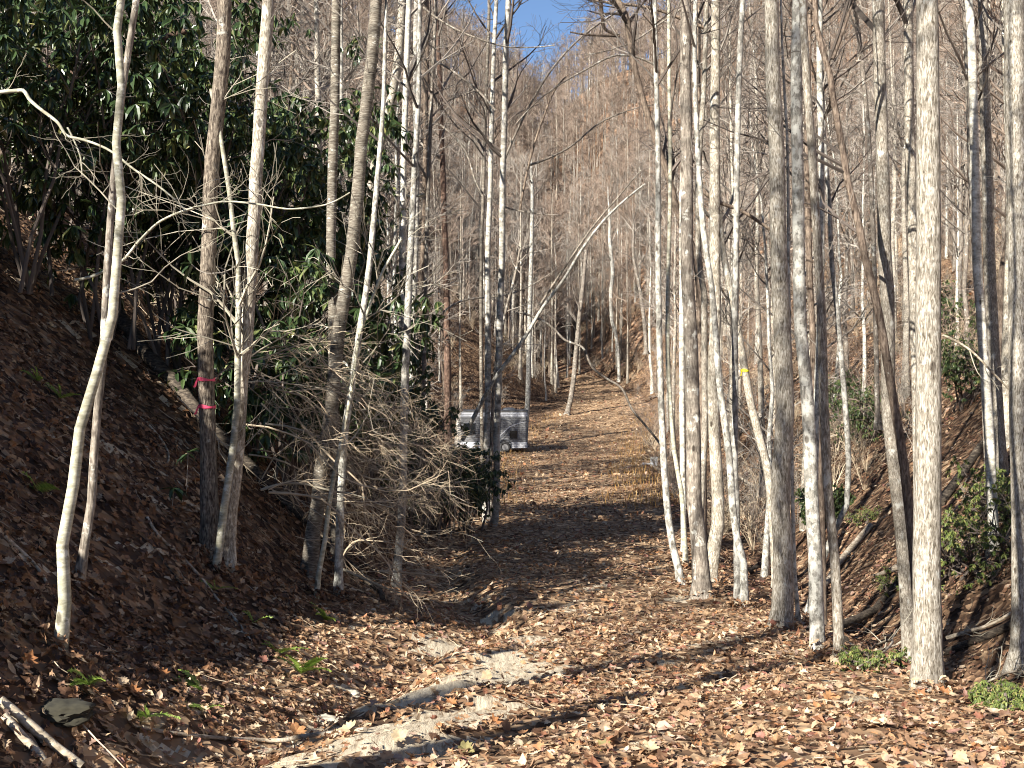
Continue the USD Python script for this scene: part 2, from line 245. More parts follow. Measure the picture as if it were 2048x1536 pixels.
# ------------------------------------------------------------------ geometry helpers
def unit(v): return v / np.maximum(np.linalg.norm(v, axis=-1, keepdims=True), 1e-9)
def tubes(P, R, k=3):
    """P (m, n, 3) centre lines, R (m, n) radii: (vertices, quads)"""
    P = np.asarray(P, float); m, n, _ = P.shape
    T = unit(np.gradient(P, axis=1))
    ref = np.where(np.abs(unit(P[:, -1] - P[:, 0])[:, 2:3]) > 0.7, [[1.0, 0.1, 0]], [[0.05, 0.1, 1.0]])[:, None]
    U = unit(ref - (ref * T).sum(-1, keepdims=True) * T); B = np.cross(T, U)
    a = np.arange(k) / k * 2 * np.pi
    v = P[:, :, None] + R[:, :, None, None] * (np.cos(a)[None, None, :, None] * U[:, :, None] + np.sin(a)[None, None, :, None] * B[:, :, None])
    i = np.arange(m)[:, None, None] * n * k + np.arange(n - 1)[None, :, None] * k + np.arange(k)[None, None]
    j = np.arange(m)[:, None, None] * n * k + np.arange(n - 1)[None, :, None] * k + (np.arange(k)[None, None] + 1) % k
    return v.reshape(-1, 3), np.stack([i, j, j + k, i + k], -1).reshape(-1, 4)
def join(parts):
    v, f, o = [], [], 0
    for a, b in parts:
        b = np.asarray(b)
        if b.shape[1] == 4: b = np.vstack([b[:, [0, 1, 2]], b[:, [0, 2, 3]]])
        v.append(a); f.append(b + o); o += len(a)
    return np.vstack(v), np.vstack(f)
def grow(P, R, n, lo, hi, length, spread, up, N, r0, rend, g, wig=0.25, lendrop=0.5):
    """n children on each of the centre lines P between fractions lo and hi; returns their centre lines and radii"""
    m, L, _ = P.shape
    f = g.uniform(lo, hi, (m, n)); x = f * (L - 1); i = np.minimum(x.astype(int), L - 2); w = (x - i)[..., None]
    r = np.arange(m)[:, None]
    start = P[r, i] * (1 - w) + P[r, i + 1] * w; T = unit(P[r, i + 1] - P[r, i]); rr = R[r, i] * (1 - w[..., 0]) + R[r, i + 1] * w[..., 0]
    q = unit(g.normal(size=(m, n, 3))); q = unit(q - (q * T).sum(-1, keepdims=True) * T)
    sp = spread * g.uniform(0.7, 1.25, (m, n, 1))
    D = unit(np.cos(sp) * T + np.sin(sp) * q)
    ln = length * g.uniform(0.55, 1.2, (m, n)) * (1 - lendrop * (f - lo) / max(hi - lo, 1e-6))
    pts = [start.reshape(-1, 3)]; d = D.reshape(-1, 3); st = (ln / (N - 1)).reshape(-1, 1)
    for k in range(N - 1):
        pts.append(pts[-1] + d * st)
        d = unit(d + g.normal(size=d.shape) * wig + np.array([0, 0, up]))
    Q = np.stack(pts, 1); rs = np.minimum(rr.reshape(-1) * 0.6, r0)
    return Q, rs[:, None] * np.linspace(1, rend, N)[None]
def crown(P, R, g, n1=12, n2=5, n3=4, lo=0.45, l1=2.6, l2=1.1, l3=0.5, rmin=0.004, k1=4):
    P = P[None]; R = R[None]
    a, ra = grow(P, R, n1, lo, 0.99, l1, 0.85, 0.10, 6, 0.05, 0.25, g, 0.13)
    ra = np.maximum(ra, rmin * 1.5)
    b, rb = grow(a, ra, n2, 0.2, 1.0, l2, 0.7, 0.06, 4, 0.014, 0.5, g, 0.2); rb = np.maximum(rb, rmin)
    out = [tubes(a, ra, k1), tubes(b, rb, 3)]
    if n3:
        c, rc = grow(b, rb, n3, 0.2, 1.0, l3, 0.7, 0.04, 3, 0.006, 0.6, g, 0.25); rc = np.maximum(rc, rmin * 0.85)
        out.append(tubes(c, rc, 3))
    return join(out)
def spline(pts, n):
    pts = np.asarray(pts, float); s = np.concatenate([[0], np.cumsum(np.linalg.norm(np.diff(pts[:, :3], axis=0), axis=1))])
    return PchipInterpolator(s, pts)(np.linspace(0, s[-1], n))
def trunkmesh(P, R, g, k=14, flare=0.45, fl_h=0.3):
    v, f = tubes(P[None], R[None], k)
    n = len(P); a = np.arange(k) / k * 2 * np.pi
    h = np.linalg.norm(P - P[0], axis=1)
    ph = g.uniform(0, 6.28, 3)
    lobes = 1 + flare * (0.75 * np.exp(-h / (fl_h * 0.55)) + 0.35 * np.exp(-h / (fl_h * 1.8)))[:, None] * (1 + 0.45 * np.sin(3 * a + ph[0])[None] + 0.3 * np.sin(5 * a + ph[1])[None])
    v = v.reshape(n, k, 3); c = P[:, None]
    lump = 1 + (meshkit.fbm((v + 7.3) * np.array([5, 5, 3.0]), 2, int(g.integers(1000))) - 0.5) * 0.16
    v = c + (v - c) * (lobes * lump)[..., None]
    return v.reshape(-1, 3), f

# ------------------------------------------------------------------ trees traced one by one
TREES = {}
def traced(key, label, bk, pts, w0, w1, d=None, height=15.0, crown_n=11, name='bare_tree', twig='twig', cat='tree', side=0, flare=0.65, seed=None, rise_frac=0.5, wild=0.0, cap=None):
    """pts: pixels from the top of the visible trunk down to its foot; w0, w1: widths there"""
    g = np.random.default_rng(hash_(key) if seed is None else seed)
    pts = np.array(pts, float)
    if d is None: d = hit(*pts[-1])[1]
    W3 = np.array([at(px, py, d) for px, py in pts])[::-1]      # foot first
    gz = H(W3[0, 0], d)
    if W3[0, 2] > gz - 0.02:
        t = W3[0] - W3[1]; t = t / max(-t[2], 0.2)
        W3 = np.vstack([W3[0] + t * min(W3[0, 2] - gz + 0.12, 3.0) * np.array([0.5, 1, 1]), W3])
    wob = g.normal(size=len(W3)) * 0.0
    W3[:, 1] += (W3[:, 2] - gz) * g.uniform(-0.02, 0.03) + wob
    h0 = W3[-1, 2] - gz
    rad = np.interp(np.linspace(0, 1, 2), [0, 1], [w1, w0]) / 2 * d / FPX
    ext = []
    up = unit(W3[-1] - W3[-2]) if cap is None else None
    top = W3[-1].copy(); r_top = rad[1]
    if cap is None and height > h0 + 0.5:
        n = 5; step = (height - h0) / n
        for i in range(n):
            up = unit(up * 0.8 + np.array([g.normal() * 0.06, g.normal() * 0.06, 0.35])); top = top + up * step; ext.append(top)
    allp = np.vstack([W3] + ([np.array(ext)] if ext else []))
    radii = np.concatenate([np.interp(W3[:, 2], [W3[0, 2], W3[-1, 2]], [rad[0], rad[1]]), r_top * np.linspace(0.86, 0.16, len(ext))])
    A = spline(np.hstack([allp, radii[:, None]]), int(np.clip((allp[-1, 2] - allp[0, 2]) * 3.2, 12, 60)))
    base = A[0, :3].copy(); base[2] = min(base[2] + 0.1, gz)
    P = A[:, :3] - base; R = A[:, 3]
    o = thing(name, label, cat, base)
    part('trunk', trunkmesh(P, R, g, 14 if w1 > 18 else 10, flare, 0.3 if w1 > 18 else 0.15), M[bk], o, smooth=True)
    if crown_n:
        lo = rise_frac if cap is None else 0.4
        part('crown', crown(P, R, g, n1=crown_n, lo=lo, l1=0.16 * height + 0.4), M[twig], o)
    if side:
        a, ra = grow(P[None], R[None], side, 0.2, 0.6, 0.9, 1.0, 0.05, 8, 0.0055, 0.3, g, 0.17); ra = np.maximum(ra, 0.0013 + d * 0.00007)
        b, rb = grow(a, ra, 4, 0.25, 1.0, 0.42, 0.7, 0.03, 5, 0.0025, 0.6, g, 0.2); rb = np.maximum(rb, 0.0008 + d * 0.00006)
        for i in range(side): part('branch', join([tubes(a[i:i + 1], ra[i:i + 1], 4), tubes(b[4 * i:4 * i + 4], rb[4 * i:4 * i + 4], 3)]), M[twig], o)
    TREES[key] = (o, base, P, R, d)
    return o
def hash_(s): return sum((i + 1) * ord(c) for i, c in enumerate(s)) * 7919 % 100003
# left bank
traced('T1', 'pale crooked sapling with swept foot, nearest tree on the left bank', 'beech', [(229, 0), (225, 45), (219, 85), (222, 120), (226, 157), (236, 171), (227, 212), (224, 273), (226, 342), (232, 365), (237, 379), (232, 427), (229, 496), (224, 568), (219, 637), (205, 691), (185, 760), (167, 825), (150, 883), (147, 937), (137, 1025), (132, 1062), (118, 1113), (118, 1158), (128, 1202), (138, 1233), (137, 1264), (123, 1298)], 15, 25, height=9, twig='twig_pale', side=7, flare=0.2)
traced('T1b', 'greyer straight sapling just behind the pale crooked sapling', 'grey', [(270, 0), (255, 102), (243, 180), (236, 250), (228, 330), (219, 444), (212, 560), (205, 719), (198, 790), (190, 862), (186, 944), (181, 1025), (174, 1062), (164, 1124), (157, 1165)], 13, 18, height=10, side=4)
traced('T2', 'rough barked tree with two pink tape rings around it', 'rough', [(453, 0), (448, 137), (441, 205), (431, 290), (424, 359), (422, 444), (420, 500), (417, 568), (412, 654), (413, 739), (415, 808), (417, 876), (419, 1025), (422, 1080), (424, 1105)], 28, 33, height=16, side=5)
traced('T3', 'pale barked tree right of the pink taped tree', 'poplar', [(538, 0), (531, 103), (523, 205), (519, 273), (513, 342), (509, 444), (504, 500), (501, 568), (496, 637), (492, 705), (484, 760), (480, 825), (475, 910), (470, 961), (461, 1025), (458, 1080), (455, 1131)], 25, 26, height=15, side=4)
traced('T3b', 'thin winding pale sapling growing against the foot of two larger trees', 'beech', [(414, 171), (420, 191), (432, 253), (444, 325), (455, 393), (465, 478), (470, 500), (473, 568), (473, 637), (473, 705), (472, 756), (472, 808), (468, 859), (461, 927), (451, 985), (444, 1045), (438, 1097), (430, 1138)], 7, 17, height=4.6, cap=1, crown_n=7, twig='twig_pale', side=8, flare=0.2, name='sapling', cat='sapling')
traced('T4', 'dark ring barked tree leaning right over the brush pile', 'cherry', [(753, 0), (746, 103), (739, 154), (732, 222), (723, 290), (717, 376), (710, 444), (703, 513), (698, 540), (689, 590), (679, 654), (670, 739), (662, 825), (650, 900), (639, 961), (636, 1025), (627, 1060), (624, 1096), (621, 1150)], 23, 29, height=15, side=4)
traced('T4b', 'thin pale pole of a sapling beside the dark leaning tree', 'beech', [(804, 480), (775, 530), (753, 568), (742, 609), (727, 647), (720, 671), (705, 773), (689, 859), (674, 927), (660, 995), (656, 1045), (646, 1103), (636, 1158), (632, 1195)], 5, 11, height=5, cap=1, crown_n=6, twig='twig_pale', side=5, flare=0.15, name='sapling', cat='sapling')
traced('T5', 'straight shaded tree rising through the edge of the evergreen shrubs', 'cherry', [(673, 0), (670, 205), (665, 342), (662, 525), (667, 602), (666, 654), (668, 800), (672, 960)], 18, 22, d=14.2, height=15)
traced('T6', 'small tree standing inside the tan brush pile', 'lichen', [(735, 560), (722, 640), (705, 760), (690, 860), (682, 980), (678, 1110)], 12, 17, d=12.6, height=9, crown_n=8)
traced('T7', 'half hidden tree with pale foot at the right edge of the brush pile', 'lichen', [(818, 560), (812, 700), (808, 800), (806, 940), (803, 1040), (795, 1135)], 14, 17, d=14.8, height=11, crown_n=8)
# centre left
traced('C1', 'pale grey tree leaning to the right behind the dark leaning tree', 'poplar', [(806, 0), (804, 34), (797, 120), (785, 188), (770, 256), (752, 325), (742, 376), (732, 444), (723, 513), (715, 585), (705, 654), (694, 705)], 17, 20, d=24, height=18, side=6)
traced('C2', 'straight pale tree, left of a close pair beyond the evergreens', 'birch', [(818, 0), (816, 51), (811, 205), (807, 342), (805, 525), (807, 568), (809, 705), (811, 790), (809, 893), (805, 1000)], 11, 15, d=22, height=17, side=8)
traced('C3', 'bright white trunk, right of a close pair beyond the evergreens', 'birch', [(833, 0), (831, 171), (833, 342), (831, 513), (826, 637), (824, 739), (824, 808), (822, 900)], 11, 12, d=27, height=19, side=8)
traced('C4', 'thin straight pale sapling between white trunk and reddish trunk', 'grey', [(872, 0), (865, 171), (858, 342), (853, 513), (850, 637), (848, 739), (845, 900)], 7, 8, d=25, height=15, side=8)
traced('C5', 'dim brown tree close behind the thin pale sapling', 'brown', [(853, 0), (855, 60), (852, 171), (850, 342), (848, 450), (843, 560), (840, 800)], 9, 10, d=30, height=17, side=6)
traced('C6', 'reddish brown trunk with flaky bark above the trailer front', 'red', [(870, 0), (880, 170), (884, 300), (886, 342), (889, 440), (892, 520), (894, 650), (895, 740), (896, 830)], 8, 16, d=34, height=20, side=6)
traced('C6b', 'short dark broken snag standing beside the reddish trunk', 'twigbark', [(910, 262), (904, 330), (897, 420), (893, 520), (900, 640), (903, 800)], 9, 12, d=36, cap=1, crown_n=0, height=9) if False else None
traced('C7', 'slim white birch trunk, left one of the pair in front of the trailer', 'birch', [(992, 0), (987, 103), (983, 239), (980, 376), (975, 525), (975, 568), (976, 705), (975, 808), (973, 910), (971, 1025), (975, 1046)], 8, 14, height=16, side=9, twig='twig_dark')
traced('C8', 'brighter white birch trunk, right one of the pair in front of the trailer', 'birch', [(1017, 0), (1012, 103), (1009, 239), (1005, 376), (1004, 525), (1002, 568), (999, 654), (997, 773), (993, 876), (993, 944), (992, 1025), (986, 1052)], 11, 14, height=16, side=9, twig='twig_dark')
traced('C8b', 'thin grey pole between the feet of two white birches', 'grey', [(1040, 500), (1028, 560), (1012, 620), (990, 740), (984, 850), (982, 950), (981, 1040)], 5, 7, d=25.6, height=7, cap=1, crown_n=5, name='sapling', cat='sapling')
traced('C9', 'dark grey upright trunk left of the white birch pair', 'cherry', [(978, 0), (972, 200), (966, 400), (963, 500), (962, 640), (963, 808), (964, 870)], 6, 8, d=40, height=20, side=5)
traced('C11', 'lichen spotted trunk right behind the trailer roof end', 'lichen', [(1065, 380), (1063, 500), (1060, 600), (1058, 690), (1056, 790), (1050, 880)], 7, 11, d=72, height=19, side=4)
traced('C12', 'small grey tree with bent foot standing left of the upper track', 'grey', [(1172, 500), (1164, 590), (1158, 640), (1152, 705), (1147, 760), (1141, 800), (1134, 830)], 7, 11, height=14, side=4)
traced('C13', 'crooked pale tree with dark lower trunk on the bank over the upper track', 'lichen', [(1222, 500), (1226, 545), (1222, 590), (1224, 640), (1231, 665), (1236, 700), (1238, 745)], 8, 7, d=112, height=20, side=3)
traced('C14', 'leaning grey tree right of the crooked pale one above the track', 'grey', [(1268, 520), (1278, 570), (1284, 610), (1288, 640)], 6, 9, d=96, height=18, side=3)
# right side
traced('R1', 'slender mottled trunk at the left end of the right hand row', 'lichen', [(1307, 0), (1311, 183), (1315, 365), (1315, 522), (1318, 683), (1324, 865), (1335, 1024), (1337, 1040), (1347, 1102), (1364, 1168)], 9, 15, height=13, side=5, twig='twig_dark')
traced('R1b', 'very thin pale trunk with curved foot between the mottled trunk and the dark one', 'beech', [(1338, 0), (1339, 180), (1341, 300), (1340, 420), (1338, 500), (1335, 683), (1342, 829), (1351, 920), (1362, 975), (1366, 1024), (1370, 1100)], 7, 10, d=17.5, height=13, side=4)
traced('R2', 'dark brown tree leaning left out of the right hand row', 'brown', [(1215, -20), (1231, 0), (1250, 24), (1262, 103), (1282, 188), (1303, 256), (1320, 308), (1340, 365), (1358, 438), (1391, 511), (1400, 620), (1404, 800), (1406, 960)], 12, 16, d=21, height=12.5, twig='twig_dark', side=4)
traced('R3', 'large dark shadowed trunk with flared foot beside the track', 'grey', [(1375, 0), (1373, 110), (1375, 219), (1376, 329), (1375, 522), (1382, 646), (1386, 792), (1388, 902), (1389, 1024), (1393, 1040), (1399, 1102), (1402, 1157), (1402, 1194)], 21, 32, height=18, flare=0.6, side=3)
traced('R3c', 'pale thin trunk half hidden by the large dark trunk', 'birch', [(1366, 400), (1366, 520), (1365, 700), (1366, 920), (1368, 1080)], 10, 12, d=19, height=15)
traced('R4', 'tan grey trunk with bowed foot close behind the large dark trunk', 'poplar', [(1433, 0), (1433, 110), (1431, 219), (1431, 365), (1431, 522), (1432, 640), (1427, 740), (1428, 829), (1433, 938), (1437, 1024), (1436, 1050), (1430, 1084), (1420, 1142)], 18, 26, d=15, height=17, side=3)
traced('R4b', 'pale trunk behind the bowed trunk, forking from it at the ground', 'poplar', [(1398, 380), (1399, 518), (1410, 591), (1410, 719), (1411, 829), (1405, 960), (1400, 1060)], 12, 14, d=18, height=15)
traced('R5', 'mottled trunk curving right at its foot, in front of a thin straight one', 'lichen', [(1400, 400), (1410, 500), (1417, 537), (1426, 610), (1435, 737), (1446, 829), (1457, 902), (1466, 1024), (1475, 1084), (1490, 1150), (1487, 1218)], 11, 16, height=13, side=4)
traced('R5b', 'thin straight grey trunk touching the mottled curved one', 'lichen', [(1483, 0), (1475, 183), (1472, 329), (1470, 522), (1468, 646), (1470, 792), (1468, 920), (1473, 1024), (1473, 1084), (1475, 1157), (1477, 1216)], 11, 14, d=13.2, height=14, side=5, twig='twig_dark')
traced('R6', 'bent grey tree with a yellow tape, leaning left out of the ravine', 'poplar', [(1440, 480), (1458, 580), (1481, 701), (1497, 792), (1515, 865), (1534, 938), (1541, 993)], 13, 19, d=22, height=13, side=3)
traced('R7', 'thick bright pale trunk with kinked lower stem', 'poplar_big', [(1552, 0), (1552, 110), (1557, 219), (1561, 329), (1563, 522), (1568, 646), (1572, 756), (1574, 829), (1568, 902), (1563, 956), (1563, 1024), (1567, 1048), (1568, 1157), (1567, 1212), (1562, 1259)], 28, 40, height=18, flare=0.4)
traced('R7b', 'thin sapling hugging the right side of the thick bright trunk', 'lichen', [(1578, 300), (1580, 600), (1583, 800), (1586, 1011), (1590, 1157), (1599, 1259)], 6, 9, d=11.2, height=9, crown_n=6, name='sapling', cat='sapling')
traced('R8', 'white mottled trunk right of the thick bright one', 'lichen', [(1592, 0), (1590, 183), (1594, 365), (1596, 522), (1599, 646), (1610, 756), (1618, 865), (1621, 956), (1623, 1024), (1627, 1048), (1631, 1157), (1634, 1298)], 21, 28, height=16, flare=0.2, side=2)
traced('R9', 'slim pale trunk third in the row between thick bright one and biggest', 'poplar', [(1607, 0), (1614, 146), (1625, 292), (1631, 402), (1638, 522), (1645, 646), (1647, 756), (1651, 865), (1654, 956), (1660, 1024), (1665, 1066), (1673, 1175), (1678, 1322)], 15, 20, height=14, flare=0.25, side=3)
traced('R9b', 'grey lichen trunk crossing behind the slim pale trunk', 'lichen', [(1636, 0), (1636, 146), (1640, 292), (1641, 438), (1640, 560), (1636, 700), (1632, 820)], 12, 14, d=15, height=15, side=4)
traced('R10', 'brown trunk in the gap behind the white mottled trunk', 'brown', [(1610, 300), (1614, 500), (1621, 646), (1629, 829), (1638, 938), (1642, 1040)], 12, 15, d=16, height=13)
traced('R11', 'thin half lit trunk with curved foot right of the slim pale trunk', 'lichen', [(1645, 120), (1649, 256), (1660, 402), (1665, 522), (1669, 560), (1678, 646), (1687, 756), (1694, 847), (1698, 920), (1696, 975), (1693, 1019), (1680, 1040)], 8, 13, d=16.5, height=13, side=4, twig='twig_dark')
traced('R12', 'dark brown forked trunk leaning left across the sunlit slope', 'brown', [(1640, 0), (1643, 55), (1665, 117), (1680, 219), (1691, 274), (1705, 365), (1724, 438), (1738, 518), (1753, 573), (1771, 664), (1782, 737), (1797, 829), (1811, 920), (1822, 1024), (1826, 1060)], 11, 22, d=13.5, height=11, side=7, twig='twig_dark')
traced('R13', 'straight tan grey trunk behind the dark forked leaning trunk', 'poplar', [(1755, 0), (1758, 146), (1762, 256), (1766, 402), (1769, 522), (1775, 610), (1775, 683), (1775, 792), (1786, 902), (1800, 1024), (1806, 1080)], 23, 31, d=14.5, height=17)
traced('R14', 'tan trunk close on the left of the biggest trunk', 'poplar', [(1815, 0), (1817, 183), (1822, 365), (1826, 522), (1829, 640), (1833, 756), (1836, 900)], 18, 22, d=17, height=17)
traced('R15', 'biggest trunk, pale fissured bark, standing at the right track edge', 'poplar_big', [(1864, 0), (1864, 256), (1864, 522), (1862, 573), (1861, 756), (1857, 1024), (1855, 1121), (1853, 1303), (1851, 1382)], 42, 55, height=19, flare=0.4)
traced('R16', 'pale spotted trunk left of a close pair on the far right slope', 'birch', [(1950, 0), (1954, 55), (1957, 219), (1961, 522), (1968, 646), (1975, 760), (1982, 900)], 16, 20, d=17.5, height=17, side=3)
traced('R17', 'tan trunk right of a close pair on the far right slope', 'poplar', [(1970, 0), (1972, 146), (1977, 329), (1981, 522), (1987, 683), (1994, 829), (2001, 956)], 18, 27, height=18, side=3)
traced('R18', 'thin pale trunk near the right edge behind the tan pair', 'birch', [(2008, 0), (2016, 183), (2021, 365), (2030, 522), (2032, 700), (2030, 900)], 10, 14, d=19, height=16, side=4)
traced('R19', 'wide grey trunk cut off by the right edge of the view', 'poplar_big', [(2036, 0), (2038, 256), (2043, 522), (2043, 683), (2045, 865), (2047, 1010)], 38, 44, d=13.5, height=18)
traced('R20', 'thin pale sapling left of the tan pair on the right slope', 'grey', [(1926, 0), (1935, 183), (1940, 330), (1948, 500), (1958, 640), (1968, 780)], 9, 13, d=20, height=14, side=4)
traced('R21', 'slim brown trunk in the gap right of the dark shadowed trunk', 'brown', [(1398, 0), (1397, 200), (1396, 420), (1394, 560), (1394, 900)], 8, 11, d=24, height=17, side=4)
traced('R22', 'distant pale trunk between leaning yellow taped tree and thick bright trunk', 'poplar', [(1516, 560), (1520, 640), (1522, 720), (1524, 800)], 9, 15, d=34, height=18, side=3)
traced('R23', 'slim bent sapling on the sunlit slope beside the dark forked trunk', 'grey', [(1712, 0), (1722, 60), (1735, 190), (1742, 280), (1748, 420), (1752, 560)], 9, 10, d=22, height=13, side=4)

# ------------------------------------------------------------------ forest prototypes
def proto(bk, twig, h, r, g, n1=20, n2=6, n3=5, lo=0.35, rmin=0.009, bend=0.5, name='slender_tree', label='', cat='tree', loc=(0, 0, 0), rz=0, sc=1, group=None, parent=None):
    n = 11; t = np.linspace(0, 1, n)
    P = np.stack([np.cumsum(g.normal(size=n)) * 0.10 * bend, np.cumsum(g.normal(size=n)) * 0.10 * bend, t * h], 1); P -= P[0]
    R = r * (1 - 0.86 * t ** 0.9)
    tm = trunkmesh(P, R, g, 7, 0.4, 0.25)
    cm_ = crown(P, R, g, n1=n1, n2=n2, n3=n3, lo=lo, l1=0.18 * h, l2=0.085 * h, l3=0.042 * h, rmin=rmin, k1=3)
    return tm, cm_, bk, twig
gp = np.random.default_rng(77)
PROTOS = [proto('grey', 'twig', 16, 0.13, gp), proto('poplar', 'twig', 18, 0.15, gp, lo=0.45), proto('birch', 'twig', 14, 0.10, gp, lo=0.3), proto('brown', 'twig_red', 15, 0.13, gp, lo=0.3, bend=1.0), proto('lichen', 'twig', 12, 0.08, gp, lo=0.2, bend=0.8), proto('poplar', 'twig_red', 17, 0.12, gp, n1=26, lo=0.3)]
SRC = {}
WORDS = ['grey', 'pale', 'white', 'brown', 'mottled', 'tan']
MARKS = [(229, 'pale crooked sapling'), (416, 'pink taped tree'), (495, 'pale barked tree'), (685, 'dark leaning tree'), (820, 'close pale pair'), (894, 'reddish flaky trunk'), (975, 'white birch pair'), (1060, 'trailer'), (1160, 'leaning dead pole'), (1318, 'slender mottled trunk'),
    (1382, 'large dark trunk'), (1431, 'bowed tan trunk'), (1470, 'straight grey trunk'), (1568, 'thick bright trunk'), (1645, 'slim pale trunk'), (1770, 'dark forked trunk'), (1862, 'biggest trunk'), (1985, 'tan pair')]
def spot(x, d):
    px = 1024 + FPX * x / d; mx, nm = min(MARKS, key=lambda q: abs(q[0] - px)); e = px - mx
    rel = 'behind' if abs(e) < 14 else ('just ' if abs(e) < 40 else '') + ('left of' if e < 0 else 'right of')
    return f'{rel} the {nm}, ' + ('in the near woods' if d < 28 else 'in the middle woods' if d < 48 else 'farther back' if d < 70 else 'far back' if d < 95 else 'at the upper bend' if d < 126 else 'on the far hillside')
def forest_tree(k, x, d, where, group, name='slender_tree'):
    g_ = rng; z = float(H(x, d)) - 0.08
    sc = g_.uniform(0.75, 1.15); rz = g_.uniform(0, 360)
    if 'out of view' not in where: group = spot(x, d).split(', ')[1]
    label = f'leafless {WORDS[k]} tree ' + (spot(x, d) if 'out of view' not in where else where)
    if k in SRC:
        return copy_of(SRC[k], name, label, (x, d, z), rz, (sc * g_.uniform(0.8, 1.2), sc * g_.uniform(0.8, 1.2), sc), group=f'leafless {WORDS[k]} trees {group}')
    tm, cm_, bk, tw = PROTOS[k]
    o = thing(name, label, 'tree', (x, d, z), rz, f'leafless {WORDS[k]} trees {group}', (sc, sc, sc))
    part('trunk', tm, M[bk], o, smooth=True); part('crown', cm_, M[tw], o)
    SRC[k] = o
    return o
# trees seen singly on both slopes up to the head of the valley
cand = []
gtr = np.random.default_rng(5)
placed = [(b[0], b[1]) for (_, b, _, _, _) in TREES.values()]
tries = 0
while len(cand) < 290 and tries < 40000:
    tries += 1
    d = math.sqrt(gtr.uniform(17 ** 2, 125 ** 2)); x = gtr.uniform(-0.52, 0.52) * d
    xc, hw = float(XC(d)), float(HW(d))
    if xc - hw - 0.6 - 0.75 * float(FL(d)) < x < xc + hw + 0.9 and d < 121: continue
    if d < 30 and -0.42 * d < x < xc - hw and gtr.random() < 0.6: continue
    if abs(x + 1.2) < 4.5 and 62 < d < 71: continue
    if any((x - a) ** 2 + (d - b) ** 2 < (1.0 + d * 0.006) ** 2 for a, b in placed): continue
    placed.append((x, d)); cand.append((x, d))
for x, d in cand:
    k = int(gtr.choice(6, p=[.24, .2, .14, .14, .16, .12]))
    left = x < float(XC(d))
    if d > 98: forest_tree(k, x, d, 'above the upper bend of the track', 'above the upper bend of the track')
    else: forest_tree(k, x, d, 'on the slope left of the track' if left else 'on the slope right of the track', 'on the slope left of the track' if left else 'on the slope right of the track')
for (x, d, k) in [(-3.6, 23.5, 2), (-6.2, 24.5, 0), (-2.9, 28.0, 4), (-5.4, 30.5, 5), (-3.4, 33.0, 2), (-6.8, 35.0, 1), (-4.4, 38.5, 4), (-7.2, 42.0, 0), (-5.0, 45.5, 5), (-7.8, 49.0, 4), (-6.0, 54.0, 1), (-8.2, 58.0, 0)]:
    forest_tree(k, x, d, '', '')
gq = np.random.default_rng(15)
for _ in range(46):
    d = gq.uniform(112, 160); x = (gq.uniform(860, 1340) - 1024) / FPX * d
    forest_tree(int(gq.choice([1, 2, 2, 4, 5])), x, d, '', '')
# trees uphill of the viewpoint, known from the shadows they throw on the track
for (x, d, k) in [(-4.6, 0.4, 0), (-5.3, 0.95, 4), (-8.2, -8.5, 1), (-10.5, 0.5, 5), (-12.5, -7.5, 0), (-13.5, 5.5, 1), (-7.0, 2.2, 4), (-16.5, -1, 2)]:
    forest_tree(k, x, d, 'uphill out of view, shading the near track', 'uphill out of view')

def instancer(name, label, cat, protos, items):
    """items: (proto, x, y, z, angle, scale)"""
    pi = UsdGeom.PointInstancer.Define(stage, path_of(name))
    tg = []
    for i, (nm, meshes) in enumerate(protos):
        px = UsdGeom.Xform.Define(stage, path_of(nm, pi.GetPrim()))
        for (pn, me, mt, sm) in meshes: part(pn, me, mt, px.GetPrim(), smooth=sm)
        tg.append(px.GetPath())
    pi.CreatePrototypesRel().SetTargets(tg)
    it = np.array([i[:6] for i in items], float)
    pi.CreateProtoIndicesAttr(Vt.IntArray.FromNumpy(it[:, 0].astype(np.int32)))
    pi.CreatePositionsAttr(Vt.Vec3fArray.FromNumpy(it[:, 1:4].astype(np.float32)))
    pi.CreateOrientationsAttr(Vt.QuathArray([Gf.Quath(float(math.cos(a / 2)), 0.0, 0.0, float(math.sin(a / 2))) for a in it[:, 4]]))
    pi.CreateScalesAttr(Vt.Vec3fArray.FromNumpy(np.repeat(it[:, 5:6], 3, 1).astype(np.float32)))
    return setd(pi.GetPrim(), label=label, category=cat, kind='stuff')
gf = np.random.default_rng(21)
FAR = [proto('grey', 'twig_red', 16, 0.14, gf, n1=17, n2=6, n3=5, rmin=0.0155), proto('poplar', 'twig_red', 17, 0.16, gf, n1=17, n2=6, n3=5, rmin=0.0155), proto('birch', 'twig', 15, 0.14, gf, n1=16, n2=6, n3=5, rmin=0.0155), proto('brown', 'twig_red', 15, 0.13, gf, n1=18, n2=6, n3=5, rmin=0.0155)]
items = []
for _ in range(14000):
    d = math.sqrt(gf.uniform(98 ** 2, 290 ** 2)); x = gf.uniform(-0.56, 0.56) * d
    if d < 122 and abs(x - float(XC(d))) < float(HW(d)) + 1.5: continue
    if len(items) >= 4200: break
    items.append([int(gf.choice(4, p=[.35, .25, .17, .23])), x, d, 0, gf.uniform(0, 6.28), gf.uniform(0.6, 1.12)])
it = np.array(items); it[:, 3] = H(it[:, 1], it[:, 2]) - 0.1
instancer('distant_forest', 'mass of bare grey and reddish trees covering the far hillside', 'forest', [('bare_tree', [('trunk', a, M[b], True), ('crown', c, M[t], False)]) for a, c, b, t in FAR], it)
